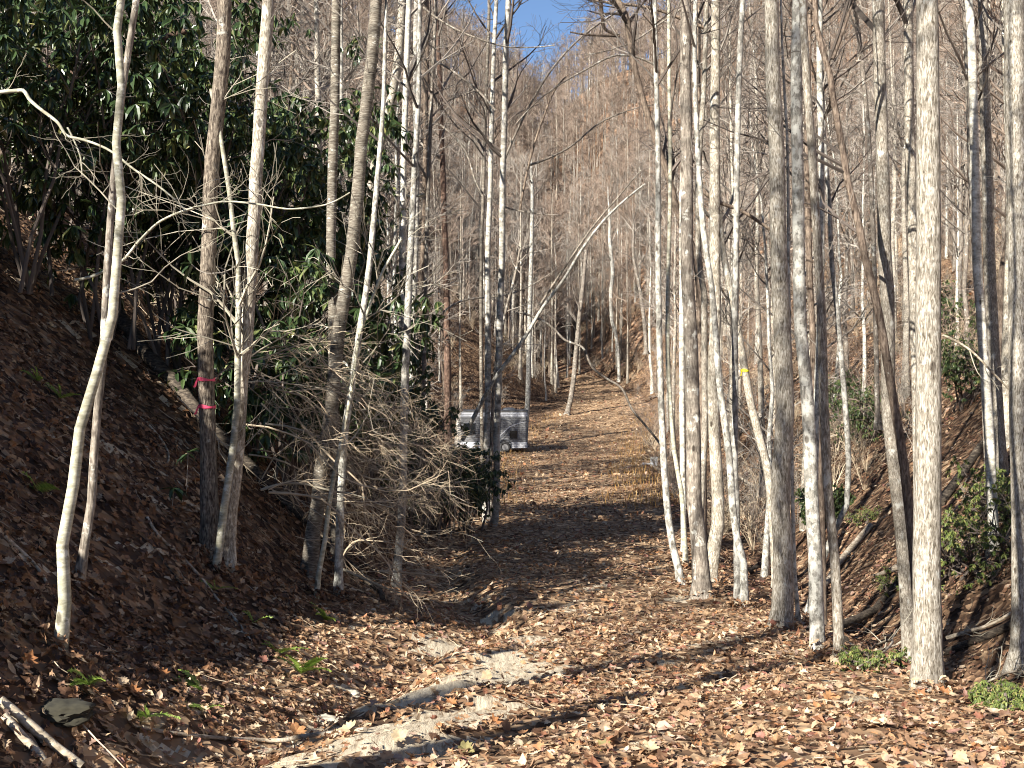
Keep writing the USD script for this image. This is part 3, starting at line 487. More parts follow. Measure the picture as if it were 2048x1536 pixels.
# undergrowth: whippy bare stems under the trees
def shrublet(g, h, n, twig, rmin):
    a0 = g.uniform(0, 6.28, n); lean = g.uniform(0.1, 0.6, n)
    P = np.zeros((n, 5, 3)); dirs = unit(np.stack([np.cos(a0) * lean, np.sin(a0) * lean, np.ones(n)], 1)); ln = h * g.uniform(0.5, 1.1, n)
    for k in range(1, 5):
        P[:, k] = P[:, k - 1] + dirs * (ln / 4)[:, None]; dirs = unit(dirs + g.normal(size=dirs.shape) * 0.12)
    R = np.maximum(0.012 * np.linspace(1, 0.3, 5)[None].repeat(n, 0), rmin)
    b, rb = grow(P, R, 6, 0.25, 1.0, 0.34 * h, 0.7, 0.05, 4, 0.006, 0.5, g, 0.2); rb = np.maximum(rb, rmin * 0.8)
    c, rc = grow(b, rb, 3, 0.2, 1.0, 0.16 * h, 0.7, 0.03, 3, 0.004, 0.6, g, 0.2); rc = np.maximum(rc, rmin * 0.7)
    return join([tubes(P, R, 3), tubes(b, rb, 3), tubes(c, rc, 3)])
UG = [('bare_shrub', [('stems', shrublet(gf, h, n, None, rm), M[t], False)]) for h, n, t, rm in [(2.2, 9, 'twig', 0.006), (1.4, 11, 'twig_tan', 0.005), (3.2, 6, 'twig_red', 0.006), (1.8, 8, 'twig_tan', 0.005)]]
items = []
for _ in range(20000):
    if len(items) >= 3800: break
    d = math.sqrt(gf.uniform(13 ** 2, 165 ** 2)); x = gf.uniform(-0.5, 0.5) * d
    xc, hw = float(XC(d)), float(HW(d))
    if xc - hw - 0.5 - 0.8 * float(FL(d)) < x < xc + hw + 0.7 and d < 119: continue
    if x < 0 and d < 17: continue
    if x > 0 and d < 26 and gf.random() < 0.85: continue
    if abs(x + 1.2) < 4 and 58 < d < 70: continue
    items.append([int(gf.choice(4)), x, d, 0, gf.uniform(0, 6.28), gf.uniform(0.5, 1.2)])
it = np.array(items); it[:, 3] = H(it[:, 1], it[:, 2]) - 0.03
instancer('undergrowth', 'thin bare brush and saplings filling the woods on both slopes', 'undergrowth', UG, it)

# ------------------------------------------------------------------ leaf litter
def blade(outline, curl, fold):
    """a dry leaf as a fan round its centre: outline (n, 2) in units of its length"""
    o = np.asarray(outline, float); v = np.vstack([[0, 0], o])
    z = curl * (v[:, 0] ** 2) * 1.2 + fold * np.abs(v[:, 1])
    n = len(o); f = np.stack([np.zeros(n, int), 1 + np.arange(n), 1 + (np.arange(n) + 1) % n], 1)
    return np.column_stack([v, z]), f
OAK = [(-.5, 0), (-.3, .06), (-.25, .2), (-.1, .12), (0, .32), (.1, .14), (.22, .26), (.28, .1), (.5, 0), (.28, -.1), (.22, -.26), (.1, -.14), (0, -.32), (-.1, -.12), (-.25, -.2), (-.3, -.06)]
MAPLE = [(-.36, 0), (-.42, .14), (-.36, .3), (-.2, .26), (-.16, .44), (-.02, .36), (.1, .47), (.12, .27), (.24, .28), (.28, .14), (.4, .12), (.5, 0), (.4, -.1), (.28, -.16), (.22, -.3), (.11, -.26), (.08, -.45), (-.04, -.34), (-.18, -.42), (-.2, -.25), (-.38, -.28), (-.43, -.12)]
OVAL = [(-.5, 0), (-.25, .2), (.1, .22), (.5, 0), (.1, -.22), (-.25, -.2)]
NARROW = [(-.5, 0), (-.1, .15), (.5, 0), (-.1, -.15)]
TEMPL = [blade(OAK, .5, .5), blade(OAK, -.3, .8), blade(MAPLE, .5, .35), blade(OVAL, .9, .5), blade(OVAL, -.8, .9), blade(MAPLE, -.6, .2)]
TEMPS = [blade(OVAL, .8, .6), blade(NARROW, .6, .9), blade(OVAL, -.7, .4), blade([(-.5, -.3), (-.3, .3), (.2, .4), (.5, -.1), (.1, -.4)], .4, .2)]
def scatter(x, d, size, templ, g, lift=0.035, tilt=0.55):
    n = len(x); N = normal(x, d); z = H(x, d) + g.uniform(0.003, lift, n)
    N = unit(N + g.normal(size=(n, 3)) * tilt * g.uniform(0.2, 1, (n, 1)) ** 1.5)
    q = g.normal(size=(n, 3)); U = unit(q - (q * N).sum(-1, keepdims=True) * N); B = np.cross(N, U)
    pick = g.integers(0, len(templ), n); P = np.stack([x, d, z + size * 0.12], 1)
    out = []
    for k, (tv, tf) in enumerate(templ):
        s = np.nonzero(pick == k)[0]
        if not len(s): continue
        st = g.uniform(0.6, 1.3, (len(s), 1, 1))
        v = P[s][:, None] + size[s][:, None, None] * (tv[None, :, 0:1] * U[s][:, None] + tv[None, :, 1:2] * st * B[s][:, None] + tv[None, :, 2:3] * g.uniform(0.2, 1.3, (len(s), 1, 1)) * N[s][:, None])
        f = tf[None] + (np.arange(len(s)) * len(tv))[:, None, None]
        out.append((v.reshape(-1, 3), f.reshape(-1, 3)))
    return join(out)
gl = np.random.default_rng(31)
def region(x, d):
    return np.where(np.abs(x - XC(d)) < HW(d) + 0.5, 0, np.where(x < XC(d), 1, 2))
bands = [(2.6, 8, 720, (0.035, 0.078), 0), (8, 13, 430, (0.04, 0.085), 0), (13, 22, 170, (0.05, 0.10), 1), (22, 40, 45, (0.08, 0.14), 1), (40, 75, 13, (0.14, 0.22), 1), (75, 118, 4.5, (0.2, 0.3), 1)]
acc = {0: [], 1: [], 2: []}
for lo, hi, dens, (s0, s1), far in bands:
    area = 0.53 * (hi * hi - lo * lo) + 2.0 * (hi - lo); n = int(area * dens)
    d = np.sqrt(gl.uniform(lo * lo, hi * hi, n)); x = gl.uniform(-1, 1, n) * (0.53 * d + 1.0)
    keep = np.ones(n, bool)
    if hi <= 22:
        c = clay(x, d); keep &= gl.random(n) < np.interp(c, [0.40, 0.55, 0.85], [1, 0.45, 0.05])
    P3 = np.stack([x, d, 0 * x], -1)
    keep &= gl.random(n) < np.clip(0.55 + 1.3 * (meshkit.fbm(P3 * 0.9, 2, 41) - 0.35), 0.35, 1)
    x, d = x[keep], d[keep]; sz = gl.uniform(s0, s1, len(x)) * np.where(gl.random(len(x)) < 0.12, 1.35, 1)
    r_ = region(x, d)
    for k in range(3):
        s = r_ == k
        if s.any(): acc[k].append(scatter(x[s], d[s], sz[s], TEMPS if far else TEMPL, gl, lift=0.03 if not far else 0.05, tilt=0.6 if k != 1 else 0.75))
for key, (o_, b_, P_, R_, d_) in TREES.items():          # leaves drifted against the feet of the trunks
    if d_ > 20: continue
    n = 90 if d_ < 13 else 45; a_ = gl.uniform(0, 6.28, n); r0 = R_[1] * 1.25 + np.abs(gl.normal(size=n)) * 0.11
    x, d = b_[0] + np.cos(a_) * r0, b_[1] + np.sin(a_) * r0
    acc[int(region(b_[0], b_[1]))].append(scatter(x, d, gl.uniform(0.04, 0.09, n), TEMPL if d_ < 13 else TEMPS, gl, lift=0.09, tilt=0.9))
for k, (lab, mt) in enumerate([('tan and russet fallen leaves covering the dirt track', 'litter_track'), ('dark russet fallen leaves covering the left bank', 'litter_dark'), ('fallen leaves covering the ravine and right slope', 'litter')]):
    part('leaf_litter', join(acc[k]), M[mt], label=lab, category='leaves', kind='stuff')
del acc
n = 900; d = np.sqrt(gl.uniform(3.5 ** 2, 24 ** 2, n)); x = gl.uniform(-1, 1, n) * (0.5 * d + 0.6); a_ = gl.uniform(0, 6.28, n); ln = gl.uniform(0.06, 0.42, n)
t_ = np.linspace(-.5, .5, 5)[None]; X_ = x[:, None] + np.cos(a_)[:, None] * t_ * ln[:, None] + gl.normal(size=(n, 5)) * 0.008; D_ = d[:, None] + np.sin(a_)[:, None] * t_ * ln[:, None] + gl.normal(size=(n, 5)) * 0.008
P_ = np.stack([X_, D_, H(X_, D_) + gl.uniform(0.015, 0.05, (n, 1)) + gl.normal(size=(n, 5)) * 0.006], -1)
part('twig_litter', tubes(P_, gl.uniform(0.0018, 0.005, (n, 1)) * np.linspace(1, .5, 5)[None], 4), M['twig_tan'], label='small broken twigs scattered over the fallen leaves', category='twigs', kind='stuff')
# the leaves large enough to pick out one by one
for px, py, s, sh, mt, lab in [(1215, 1503, 0.15, 0, 'leaf_green', 'olive green oak leaf at the bottom of the track'), (930, 1508, 0.12, 2, 'leaf_green', 'olive green leaf beside the lowest clay patch'), (1050, 1497, 0.13, 1, 'leaf_cream', 'cream leaf lying between two olive green leaves'),
        (905, 1412, 0.13, 0, 'leaf_orange', 'bright orange leaf on the clay bank'), (985, 1455, 0.17, 0, 'leaf_orange', 'wide orange oak leaf above the long shadow'), (1300, 1508, 0.13, 2, 'leaf_cream', 'pale yellow leaf on the right of the bottom edge'),
        (1660, 1405, 0.15, 2, 'leaf_orange', 'golden orange leaf left of the biggest trunk'), (1838, 1398, 0.16, 0, 'leaf_orange', 'orange oak leaf at the foot of the biggest trunk'), (1888, 1392, 0.17, 0, 'leaf_orange', 'orange leaf propped up right of the biggest trunk'),
        (700, 1468, 0.15, 2, 'leaf_cream', 'cream star shaped leaf beside the long stick'), (590, 1470, 0.16, 2, 'leaf_orange', 'orange star shaped leaf left of the long stick end'), (100, 655, 0.16, 2, 'leaf_cream', 'tan maple leaf caught in sun high on the left bank'),
        (265, 1390, 0.15, 0, 'leaf_orange', 'orange oak leaf below the mossy stone'), (50, 1330, 0.18, 0, 'leaf_orange', 'large tan orange oak leaf left of the mossy stone'), (325, 1355, 0.15, 0, 'leaf_orange', 'orange leaf curled up beside the fern'), (800, 1480, .12, 2, 'leaf_cream', 'cream leaf lying at the clay edge')]:
    p = hit(px, py); g = np.random.default_rng(hash_(lab)); tv, tf = TEMPL[sh]
    N = unit(normal(p[0], p[1]) + np.array([0, -0.45, 0.1]) + g.normal(size=3) * 0.2); q = g.normal(size=3); U = unit(q - q @ N * N); B = np.cross(N, U)
    o = thing('fallen_leaf', lab, 'leaf', p + N * 0.03)
    part('blade', ((tv[:, :1] * U + tv[:, 1:2] * B * 1.1 + tv[:, 2:] * N * 1.1) * (s * 0.78), tf), M[mt], o)
    st = np.array([-.5 * U, -.75 * U + .02 * N, -.95 * U - 0.03 * B]) * s * 0.78
    part('stalk', tubes(st[None], np.full((1, 3), 0.0018), 4), M['twig_tan'], o)

# ------------------------------------------------------------------ evergreen shrubs
LV = np.array([[0, 0, 0], [.3, .5, .03], [.3, 0, -.06], [.3, -.5, .03], [.72, .42, -.05], [.72, 0, -.12], [.72, -.42, -.05], [1, 0, -.26]])
LF = np.array([[0, 2, 1], [0, 3, 2], [1, 2, 5], [1, 5, 4], [2, 3, 6], [2, 6, 5], [4, 5, 7], [5, 6, 7]])
def whorls(P, D, g, n=8, L=0.145, wd=0.33, droop=(0.4, 1.7)):
    """n leaves round each tip P (m, 3) looking along D"""
    m = len(P); D = unit(D); q = g.normal(size=(m, 3)); U = unit(q - (q * D).sum(-1, keepdims=True) * D); B = np.cross(D, U)
    a = (np.arange(n)[None] / n * 2 * np.pi + g.uniform(0, 6.28, (m, 1)) + g.normal(size=(m, n)) * 0.2)
    e = g.uniform(*droop, (m, n))[..., None]
    out = np.cos(a)[..., None] * U[:, None] + np.sin(a)[..., None] * B[:, None]
    ax = unit(out + D[:, None] * g.uniform(-.1, .9, (m, n, 1)) - np.array([0, 0, 1.0]) * e)
    nr = unit(np.array([0, 0, 1.0]) + D[:, None] * 0.6 + out * 0.4 + g.normal(size=(m, n, 3)) * 0.25); nr = unit(nr - (nr * ax).sum(-1, keepdims=True) * ax); sd = np.cross(nr, ax)
    ln = L * g.uniform(0.65, 1.2, (m, n))[..., None, None]
    v = P[:, None, None] + ln * (LV[:, 0][None, None, :, None] * ax[:, :, None] + LV[:, 1][None, None, :, None] * wd * sd[:, :, None] + LV[:, 2][None, None, :, None] * nr[:, :, None])
    f = LF[None] + (np.arange(m * n) * 8)[:, None, None]
    return v.reshape(m, n * 8, 3), LF, f.reshape(-1, 3)
def evergreen(label, x, d, h, spread, g, mt='rhodo', stems=7, n1=8, n2=5, L=0.20, wd=0.31, n=8, lean=(0.0, 0.0), name='rhododendron_shrub', cat='shrub', singles=36, twig='twig_dark', lo=0.3):
    base = np.array([x, d, float(H(x, d)) - 0.05])
    a = g.uniform(0, 6.28, stems); ln = g.uniform(0.25, 0.9, stems) * spread / h
    P = np.zeros((stems, 7, 3)); P[:, 0, :2] = g.normal(size=(stems, 2)) * 0.15
    dirs = unit(np.stack([np.cos(a) * ln + lean[0], np.sin(a) * ln + lean[1], np.ones(stems)], 1)); le = h * g.uniform(0.65, 1.0, stems)
    for k in range(1, 7):
        P[:, k] = P[:, k - 1] + dirs * (le / 6)[:, None]; dirs = unit(dirs + g.normal(size=dirs.shape) * 0.22 + np.array([lean[0], lean[1], 0.1]) * 0.2)
    r_ = np.linalg.norm(P[:, :, :2], axis=2, keepdims=True); P[:, :, :2] *= np.minimum(1, 0.55 * spread / np.maximum(r_, 1e-6)) ** 0.75
    R = 0.028 * np.linspace(1, 0.3, 7)[None].repeat(stems, 0)
    b, rb = grow(P, R, n1, lo, 1.0, spread * 0.42, 0.95, 0.04, 5, 0.014, 0.5, g, 0.3, 0.35)
    c, rc = grow(b, rb, n2, 0.35, 1.0, spread * 0.2, 0.8, 0.05, 4, 0.007, 0.6, g, 0.25, 0.3)
    o = thing(name, label, cat, base)
    part('stems', join([tubes(P, R, 6), tubes(b, rb, 4), tubes(c, rc, 3)]), M[twig], o)
    tips = np.vstack([c[:, -1], b[:, -1]]); dr = np.vstack([c[:, -1] - c[:, -2], b[:, -1] - b[:, -2]])
    wv, lf, _ = whorls(tips, dr, g, n, L, wd)
    wp = tips + base; sx = 1024 + FPX * wp[:, 0] / wp[:, 1]; inside = (sx > 0) & (sx < 2048)
    order = np.argsort(np.where(inside, wp[:, 1], 1e9))
    one = np.vstack([LF + 8 * k for k in range(n)])
    for i in order[:singles]: part('leaf_cluster', (wv[i], one), M[mt], o)
    rest = order[singles:]
    if len(rest): part('foliage', (wv[rest].reshape(-1, 3), (one[None] + (np.arange(len(rest)) * n * 8)[:, None, None]).reshape(-1, 3)), M[mt], o, kind='stuff')
    return o
ge = np.random.default_rng(61)
evergreen('large evergreen shrub at the left edge above the bare bank', *at(60, 400, 14.5)[:2], 5.4, 2.7, ge, stems=8, n1=9, n2=6)
evergreen('tall evergreen shrub behind the pale crooked sapling', *at(215, 500, 15.2)[:2], 5.6, 2.7, ge, stems=8, n1=9, n2=6)
evergreen('dense evergreen shrub left of the pink taped tree', *at(330, 600, 16.0)[:2], 6.0, 2.7, ge, stems=9, n1=9, n2=6)
evergreen('dense evergreen shrub right behind the pale barked tree', *at(500, 600, 16.2)[:2], 6.0, 2.6, ge, stems=9, n1=9, n2=6)
evergreen('evergreen shrub reaching to the straight shaded tree', *at(600, 640, 16.8)[:2], 5.2, 2.2, ge, stems=9, n1=9, n2=6)
evergreen('evergreen shrub filling the top left corner on higher ground', *at(100, 200, 19)[:2], 6.2, 3.2, ge, stems=8, n1=9, n2=6, L=0.21)
evergreen('evergreen shrub rising highest behind the pink taped tree', *at(380, 300, 20)[:2], 7.4, 3.2, ge, stems=9, n1=9, n2=6, L=0.21)
evergreen('tall evergreen shrub rising to the top between two pale trunks', *at(570, 300, 20.5)[:2], 7.2, 2.8, ge, stems=9, n1=9, n2=6, L=0.2)
evergreen('low dark evergreen shrub on the bank behind the brush pile', *at(580, 800, 15.2)[:2], 3.2, 2.0, ge, stems=8, n1=8, n2=6)
evergreen('evergreen shrub with yellowish tips under the leaning grey tree', *at(732, 850, 19.5)[:2], 3.4, 1.4, ge, stems=8, n1=9, n2=6, L=0.13)
evergreen('bushy evergreen shrub left of the white birch pair', *at(812, 1000, 20.5)[:2], 2.8, 1.3, ge, stems=9, n1=9, n2=6, L=0.11, n=7)
evergreen('low evergreen shrub spreading at the feet of two white birches', *at(884, 1045, 22.0)[:2], 2.2, 0.85, ge, stems=10, n1=9, n2=6, L=0.10, n=7)
evergreen('small evergreen shrub hiding the left end of the trailer', *at(942, 1045, 23.4)[:2], 2.2, 1.0, ge, stems=10, n1=9, n2=6, L=0.11, n=7)
evergreen('evergreen shrub on the bank beyond the white trunk pair', *at(765, 820, 26)[:2], 4.0, 1.6, ge, stems=8, n1=8, n2=6, L=0.14)
for lab, x, d, h in [('evergreen shrub uphill left of the view, second up the bank', -6.6, 6.2, 1.7), ('evergreen shrub uphill left of the view, third up the bank', -8.3, 8.2, 2.0), ('evergreen shrub far up the bank left of the view', -9.6, 5.2, 3.0), ('evergreen shrub farthest up the bank left of the view', -10.6, 9.6, 3.0)]:
    evergreen(lab, x, d, h, 2.0, ge, stems=7, n1=8, n2=5, L=0.2, singles=0)
# right slope
for lab, px, py, d, h, s, L in [('leafy evergreen shrub on the slope left of the biggest trunk', 1735, 830, 21, 1.7, 1.5, 0.09), ('evergreen shrub behind the dark forked trunk', 1700, 800, 21, 2.2, 2.0, 0.10), ('evergreen shrub high on the slope right of the biggest trunk', 1915, 640, 21, 2.2, 1.8, 0.10),
        ('evergreen shrub between biggest trunk and the tan pair', 1925, 760, 18, 1.8, 1.6, 0.09), ('evergreen shrub against the right edge of the slope', 2030, 720, 19, 1.8, 1.5, 0.09), ('dark evergreen shrub left of the slim pale trunk', 1640, 990, 18, 1.0, 0.9, 0.08)]:
    q_ = hit(px, py + 60); evergreen(lab, q_[0], q_[1], h * 1.15, s * 1.15, ge, mt='laurel', stems=9, n1=8, n2=6, L=L * 1.2, wd=0.4, n=7, name='laurel_shrub', singles=6)
for lab, px, py, h, s in [('bright green leafy bush right of the biggest trunk', 1925, 1150, 0.9, 2.2), ('bright green bush at the right edge beyond the biggest trunk', 2030, 1110, 1.0, 2.2), ('bright green bush in front of the tan pair on the right slope', 1985, 1040, 0.8, 1.8), ('small bright green tuft at the track edge right of the biggest trunk', 2005, 1420, 0.22, 0.2),
        ('small mossy green bush left of the biggest trunk foot', 1745, 1330, 0.14, 0.35), ('small green bush between the slim pale and biggest trunks', 1780, 1180, 0.3, 0.4), ('low green bush in the ravine behind the slim pale trunk', 1735, 1040, 0.35, 0.5)]:
    p = hit(px, py)
    evergreen(lab, p[0], p[1], h, s, ge, mt='hemlock', stems=9, n1=7, n2=6, L=0.032 if h < 0.7 else 0.075, wd=0.35, n=8 if h < 0.7 else 10, name='green_bush', cat='bush', singles=0, lo=0.1)
# seedlings with leaves that can be told apart
for lab, px, py, top in [('small evergreen seedling with big leaves at the foot of the taped tree', 372, 985, 915), ('smaller evergreen seedling left of the taped tree foot', 343, 1020, 985), ('drooping evergreen sprig hanging left of the taped tree', 383, 590, 540)]:
    g = np.random.default_rng(hash_(lab)); p = hit(px, py) if top > 600 else at(px, py, 10.2)
    h = (py - top) / FPX * p[1] + 0.05
    o = thing('evergreen_seedling', lab, 'seedling', p)
    st = np.array([[0, 0, -0.05 if top > 600 else 0.0], [0.02, -0.02, h * 0.5], [0.03, -0.03, h]])
    if top < 600: st = np.array([[0.35, 0.1, 0.25], [0.15, 0.0, 0.2], [0, 0, h]])
    part('stem', tubes(spline(st, 6)[None], np.full((1, 6), 0.005), 5), M['twig'], o)
    wv, lf, _ = whorls(st[-1:] , st[-1:] - st[-2:-1], g, 7, 0.17, 0.33, (0.2, 1.2))
    for k in range(7): part('leaf', (wv[0].reshape(7, 8, 3)[k], LF), M['rhodo' if k else 'laurel'], o)

# ------------------------------------------------------------------ ferns
def fern(lab, px, py, n, L, tilt0=0.0):
    p = hit(px, py); g = np.random.default_rng(hash_(lab)); N = normal(p[0], p[1])
    o = thing('fern', lab, 'fern', p + N * 0.02)
    for k in range(n):
        a = g.uniform(0, 6.28); out = unit(np.array([math.cos(a), -abs(math.sin(a)) * 0.7, 0]) - 0.0 * N); ax = unit(out + N * g.uniform(0.6, 1.4)); l = L * g.uniform(0.9, 1.4)
        t = np.linspace(0, 1, 9)[:, None]; C_ = t * ax * l - np.array([0, 0, 1]) * (t ** 2) * l * 0.35
        nr = unit(np.cross(np.cross(ax, N), ax)); sd = np.cross(ax, nr)
        vs, fs = [], []
        m = 17
        for j in range(m):
            u = (j + 1.2) / (m + 1); c = np.array([np.interp(u, t[:, 0], C_[:, i]) for i in range(3)]); wd = l * 0.17 * math.sin(math.pi * min(1, 0.25 + u * 0.78)) ** 0.8
            for s in (-1, 1):
                b = len(vs); tip = c + s * sd * wd + ax * wd * 0.25 + nr * g.normal() * 0.006; e = ax * l / m * 0.42
                vs += [c - e, c + s * sd * wd * 0.5 - e * 0.9 + nr * 0.004, tip, c + s * sd * wd * 0.5 + e * 0.9, c + e]; fs += [[b, b + 1, b + 4], [b + 1, b + 3, b + 4], [b + 1, b + 2, b + 3]]
        v2, f2 = tubes(C_[None], np.full((1, 9), 0.0022), 3)
        part('frond', join([(np.array(vs), np.array(fs)), (v2, f2)]), M['fern'], o)
for a in [('fern with bright tip below the evergreen seedlings', 428, 1183, 3, 0.2), ('fern left of the rut on the lower bank', 555, 1312, 4, 0.26), ('fern beside the bright one, fronds hanging downhill', 600, 1352, 5, 0.3), ('upright fern frond beside the orange leaf', 402, 1385, 3, 0.24), ('bright yellow green fern at the foot of the lower bank', 408, 1425, 3, 0.18),
          ('fern high on the left bank near the edge', 72, 765, 4, 0.22), ('fern high on the left bank beside the pale sapling', 118, 800, 4, 0.24), ('fern half hidden in leaves below the pale sapling', 72, 985, 3, 0.28), ('fern between mossy stone and upright fern frond', 175, 1375, 3, 0.25), ('fern under the tip of the fallen log', 650, 1245, 5, 0.3),
          ('fern below the dark leaning tree foot', 505, 1250, 3, 0.2), ('dark fern at the foot of the pale crooked sapling', 290, 1440, 3, 0.2)]: fern(*a)

# ------------------------------------------------------------------ logs, sticks, branches
def lying(name, lab, cat, pix, w0, w1, mt, lift=0.6, twigs=0, twig='twig_pale', ends=None, sides=9, dpt=None):
    """a log or stick that follows the ground under the given pixels"""
    g = np.random.default_rng(hash_(lab)); P = np.array([hit(*q) if dpt is None else at(q[0], q[1], dpt) for q in pix]); n = len(P)
    r = np.linspace(w0, w1, n) / 2 * P[:, 1] / FPX
    if dpt is None: P[:, 2] = H(P[:, 0], P[:, 1]) + r * lift + 0.015
    A = spline(np.hstack([P, r[:, None]]), max(10, 4 * n)); b = A[0, :3].copy(); Q = A[:, :3] - b
    o = thing(name, lab, cat, b)
    Q2 = np.vstack([Q[:1], Q, Q[-1:]]); R2 = np.concatenate([[0.001], A[:, 3], [0.001]])
    v, f = tubes(Q2[None], R2[None], sides); c = np.repeat(Q2, sides, 0)
    v = c + (v - c) * (1 + (meshkit.fbm((v + b) * 14, 2, 5) - 0.5) * 0.35)[:, None]
    part('stem', (v, f), M[mt], o, smooth=60)
    if twigs:
        a, ra = grow(Q[None], A[None, :, 3], twigs, 0.1, 1.0, 0.55, 0.8, 0.02, 6, 0.009, 0.35, g, 0.2); ra = np.maximum(ra, 0.0028)
        c2, rc = grow(a, ra, 3, 0.3, 1.0, 0.28, 0.7, 0.0, 4, 0.004, 0.6, g, 0.2); rc = np.maximum(rc, 0.002)
        for i in range(twigs): part('twig', join([tubes(a[i:i + 1], ra[i:i + 1], 4), tubes(c2[3 * i:3 * i + 3], rc[3 * i:3 * i + 3], 3)]), M[twig], o)
    return o
lying('fallen_log', 'long dark fallen log sloping down the left bank to the rut', 'log', [(215, 630), (250, 668), (300, 735), (350, 785), (395, 840), (440, 890), (483, 930), (534, 981), (575, 1020), (609, 1052), (656, 1099), (700, 1140), (730, 1170), (765, 1205)], 32, 12, 'log', lift=1.2, twigs=14)
lying('fallen_log', 'grey weathered branch in the bottom left corner', 'log', [(0, 1415), (40, 1448), (95, 1495), (165, 1545)], 22, 18, 'deadwood')
lying('fallen_log', 'bleached pale branch under the grey one in the bottom left corner', 'log', [(8, 1440), (40, 1478), (70, 1510), (95, 1545)], 16, 17, 'deadwood', lift=0.2)
lying('stick', 'long pale stick lying across the foot of the left bank', 'stick', [(285, 1462), (330, 1473), (400, 1482), (470, 1488), (540, 1489), (610, 1482), (680, 1474), (730, 1468)], 7, 10, 'deadwood', twigs=2)
lying('stick', 'thin wavy stick sloping down the middle of the left bank', 'stick', [(295, 1040), (325, 1085), (365, 1120), (400, 1160), (440, 1210), (475, 1250), (503, 1290)], 6, 5, 'deadwood')
lying('stick', 'short grey stick low at the left edge of the bank', 'stick', [(10, 1080), (50, 1115), (95, 1175)], 7, 6, 'deadwood')
lying('stick', 'thin dark stick below the taped tree', 'stick', [(308, 1100), (340, 1145), (375, 1190)], 4, 4, 'log')
lying('stick', 'curved pale stick standing out beside the taped tree', 'stick', [(298, 855), (320, 880), (335, 930)], 4, 4, 'deadwood')
lying('fallen_log', 'pale broken limb sloping across the ravine behind the mottled trunk', 'log', [(1600, 1245), (1650, 1180), (1700, 1110), (1742, 1062)], 11, 13, 'deadwood', lift=1.5)
lying('fallen_log', 'short pale broken branch left of the biggest trunk', 'log', [(1748, 1158), (1770, 1155), (1797, 1147)], 6, 14, 'deadwood', lift=1.6)
lying('fallen_log', 'dark mossy log running uphill behind the slim pale trunk', 'log', [(1690, 1290), (1740, 1235), (1790, 1180), (1830, 1120)], 18, 13, 'log', twigs=4, twig='twig_dark')
lying('fallen_log', 'dark rotten log high on the slope right of the biggest trunk', 'log', [(1880, 1015), (1920, 960), (1960, 905), (1990, 870)], 20, 16, 'log', twigs=5, twig='twig_dark')
lying('fallen_log', 'brown log in the sun at the right edge of the ravine', 'log', [(1890, 1312), (1950, 1290), (2000, 1270), (2055, 1240)], 13, 20, 'log')
lying('fallen_branch', 'pale forked branch reaching to the right edge over the ravine', 'branch', [(1893, 1295), (1930, 1282), (1975, 1268), (2015, 1245), (2060, 1215)], 8, 5, 'deadwood', lift=4, twigs=9)
lying('fallen_branch', 'white twiggy branch at the track edge right of the biggest trunk', 'branch', [(1960, 1395), (1990, 1370), (2010, 1362), (2055, 1362)], 4, 5, 'deadwood', lift=5, twigs=14)
lying('fallen_branch', 'grey twiggy branch leaning at the foot of the biggest trunk', 'branch', [(1715, 1350), (1760, 1325), (1800, 1300), (1840, 1273)], 5, 5, 'deadwood', lift=4, twigs=8)
lying('fallen_branch', 'bleached twiggy branch on the slope above the bright green bushes', 'branch', [(1895, 1045), (1925, 1015), (1960, 1000), (2010, 985)], 4, 3, 'deadwood', lift=5, twigs=14)
lying('fallen_branch', 'thin pale branch arching over the ravine behind the tan pair', 'branch', [(1885, 670), (1940, 700), (1985, 745), (2040, 800)], 5, 4, 'deadwood', dpt=14, twigs=6)
lying('fallen_log', 'dark log lying along the ravine between bright trunk and slim trunk', 'log', [(1490, 1190), (1530, 1130), (1580, 1080)], 14, 10, 'log', twigs=4, twig='twig_dark')
lying('fallen_branch', 'broken stub of pale branch beside the bowed trunk', 'branch', [(1470, 965), (1500, 985), (1540, 1020)], 5, 6, 'deadwood', lift=6, twigs=4)
lying('fallen_log', 'reddish peeling trunk fallen through the shrubs at top left', 'log', [(30, 205), (90, 178), (170, 145), (260, 108), (370, 60)], 40, 14, 'red', dpt=15.8, twigs=5, twig='twig_dark')
# overhanging branches
def limb(lab, pix, d, w0, w1, twig, mt, n=8, dd=0.0, name='overhanging_branch', tl=0.5, cat='branch'):
    g = np.random.default_rng(hash_(lab)); pix = np.array(pix, float)
    P = np.array([at(x, y, d + dd * i / len(pix)) for i, (x, y) in enumerate(pix)]); r = np.linspace(w0, w1, len(P)) / 2 * d / FPX
    A = spline(np.hstack([P, r[:, None]]), 6 * len(P)); b = A[0, :3].copy(); Q = A[:, :3] - b
    o = thing(name, lab, cat, b); part('stem', tubes(Q[None], A[None, :, 3], 7), M[mt], o, smooth=True)
    a, ra = grow(Q[None], A[None, :, 3], n, 0.08, 1.0, tl, 0.85, 0.03, 8, 0.0036, 0.35, g, 0.2); ra = np.maximum(ra, 0.0010 + d * 0.00007)
    c, rc = grow(a, ra, 4, 0.2, 1.0, tl * 0.5, 0.7, 0.02, 6, 0.002, 0.6, g, 0.2); rc = np.maximum(rc, 0.0007 + d * 0.00006)
    for i in range(n): part('twig', join([tubes(a[i:i + 1], ra[i:i + 1], 4), tubes(c[4 * i:4 * i + 4], rc[4 * i:4 * i + 4], 3)]), M[twig], o)
    return o
limb('pale branch hooking in from the left edge over the dark bank', [(-30, 188), (0, 184), (45, 181), (60, 200), (78, 216), (116, 246), (135, 272), (164, 279), (212, 297), (270, 340), (318, 373), (345, 395), (375, 425)], 8.2, 9, 3, 'twig_pale', 'beech', 12)
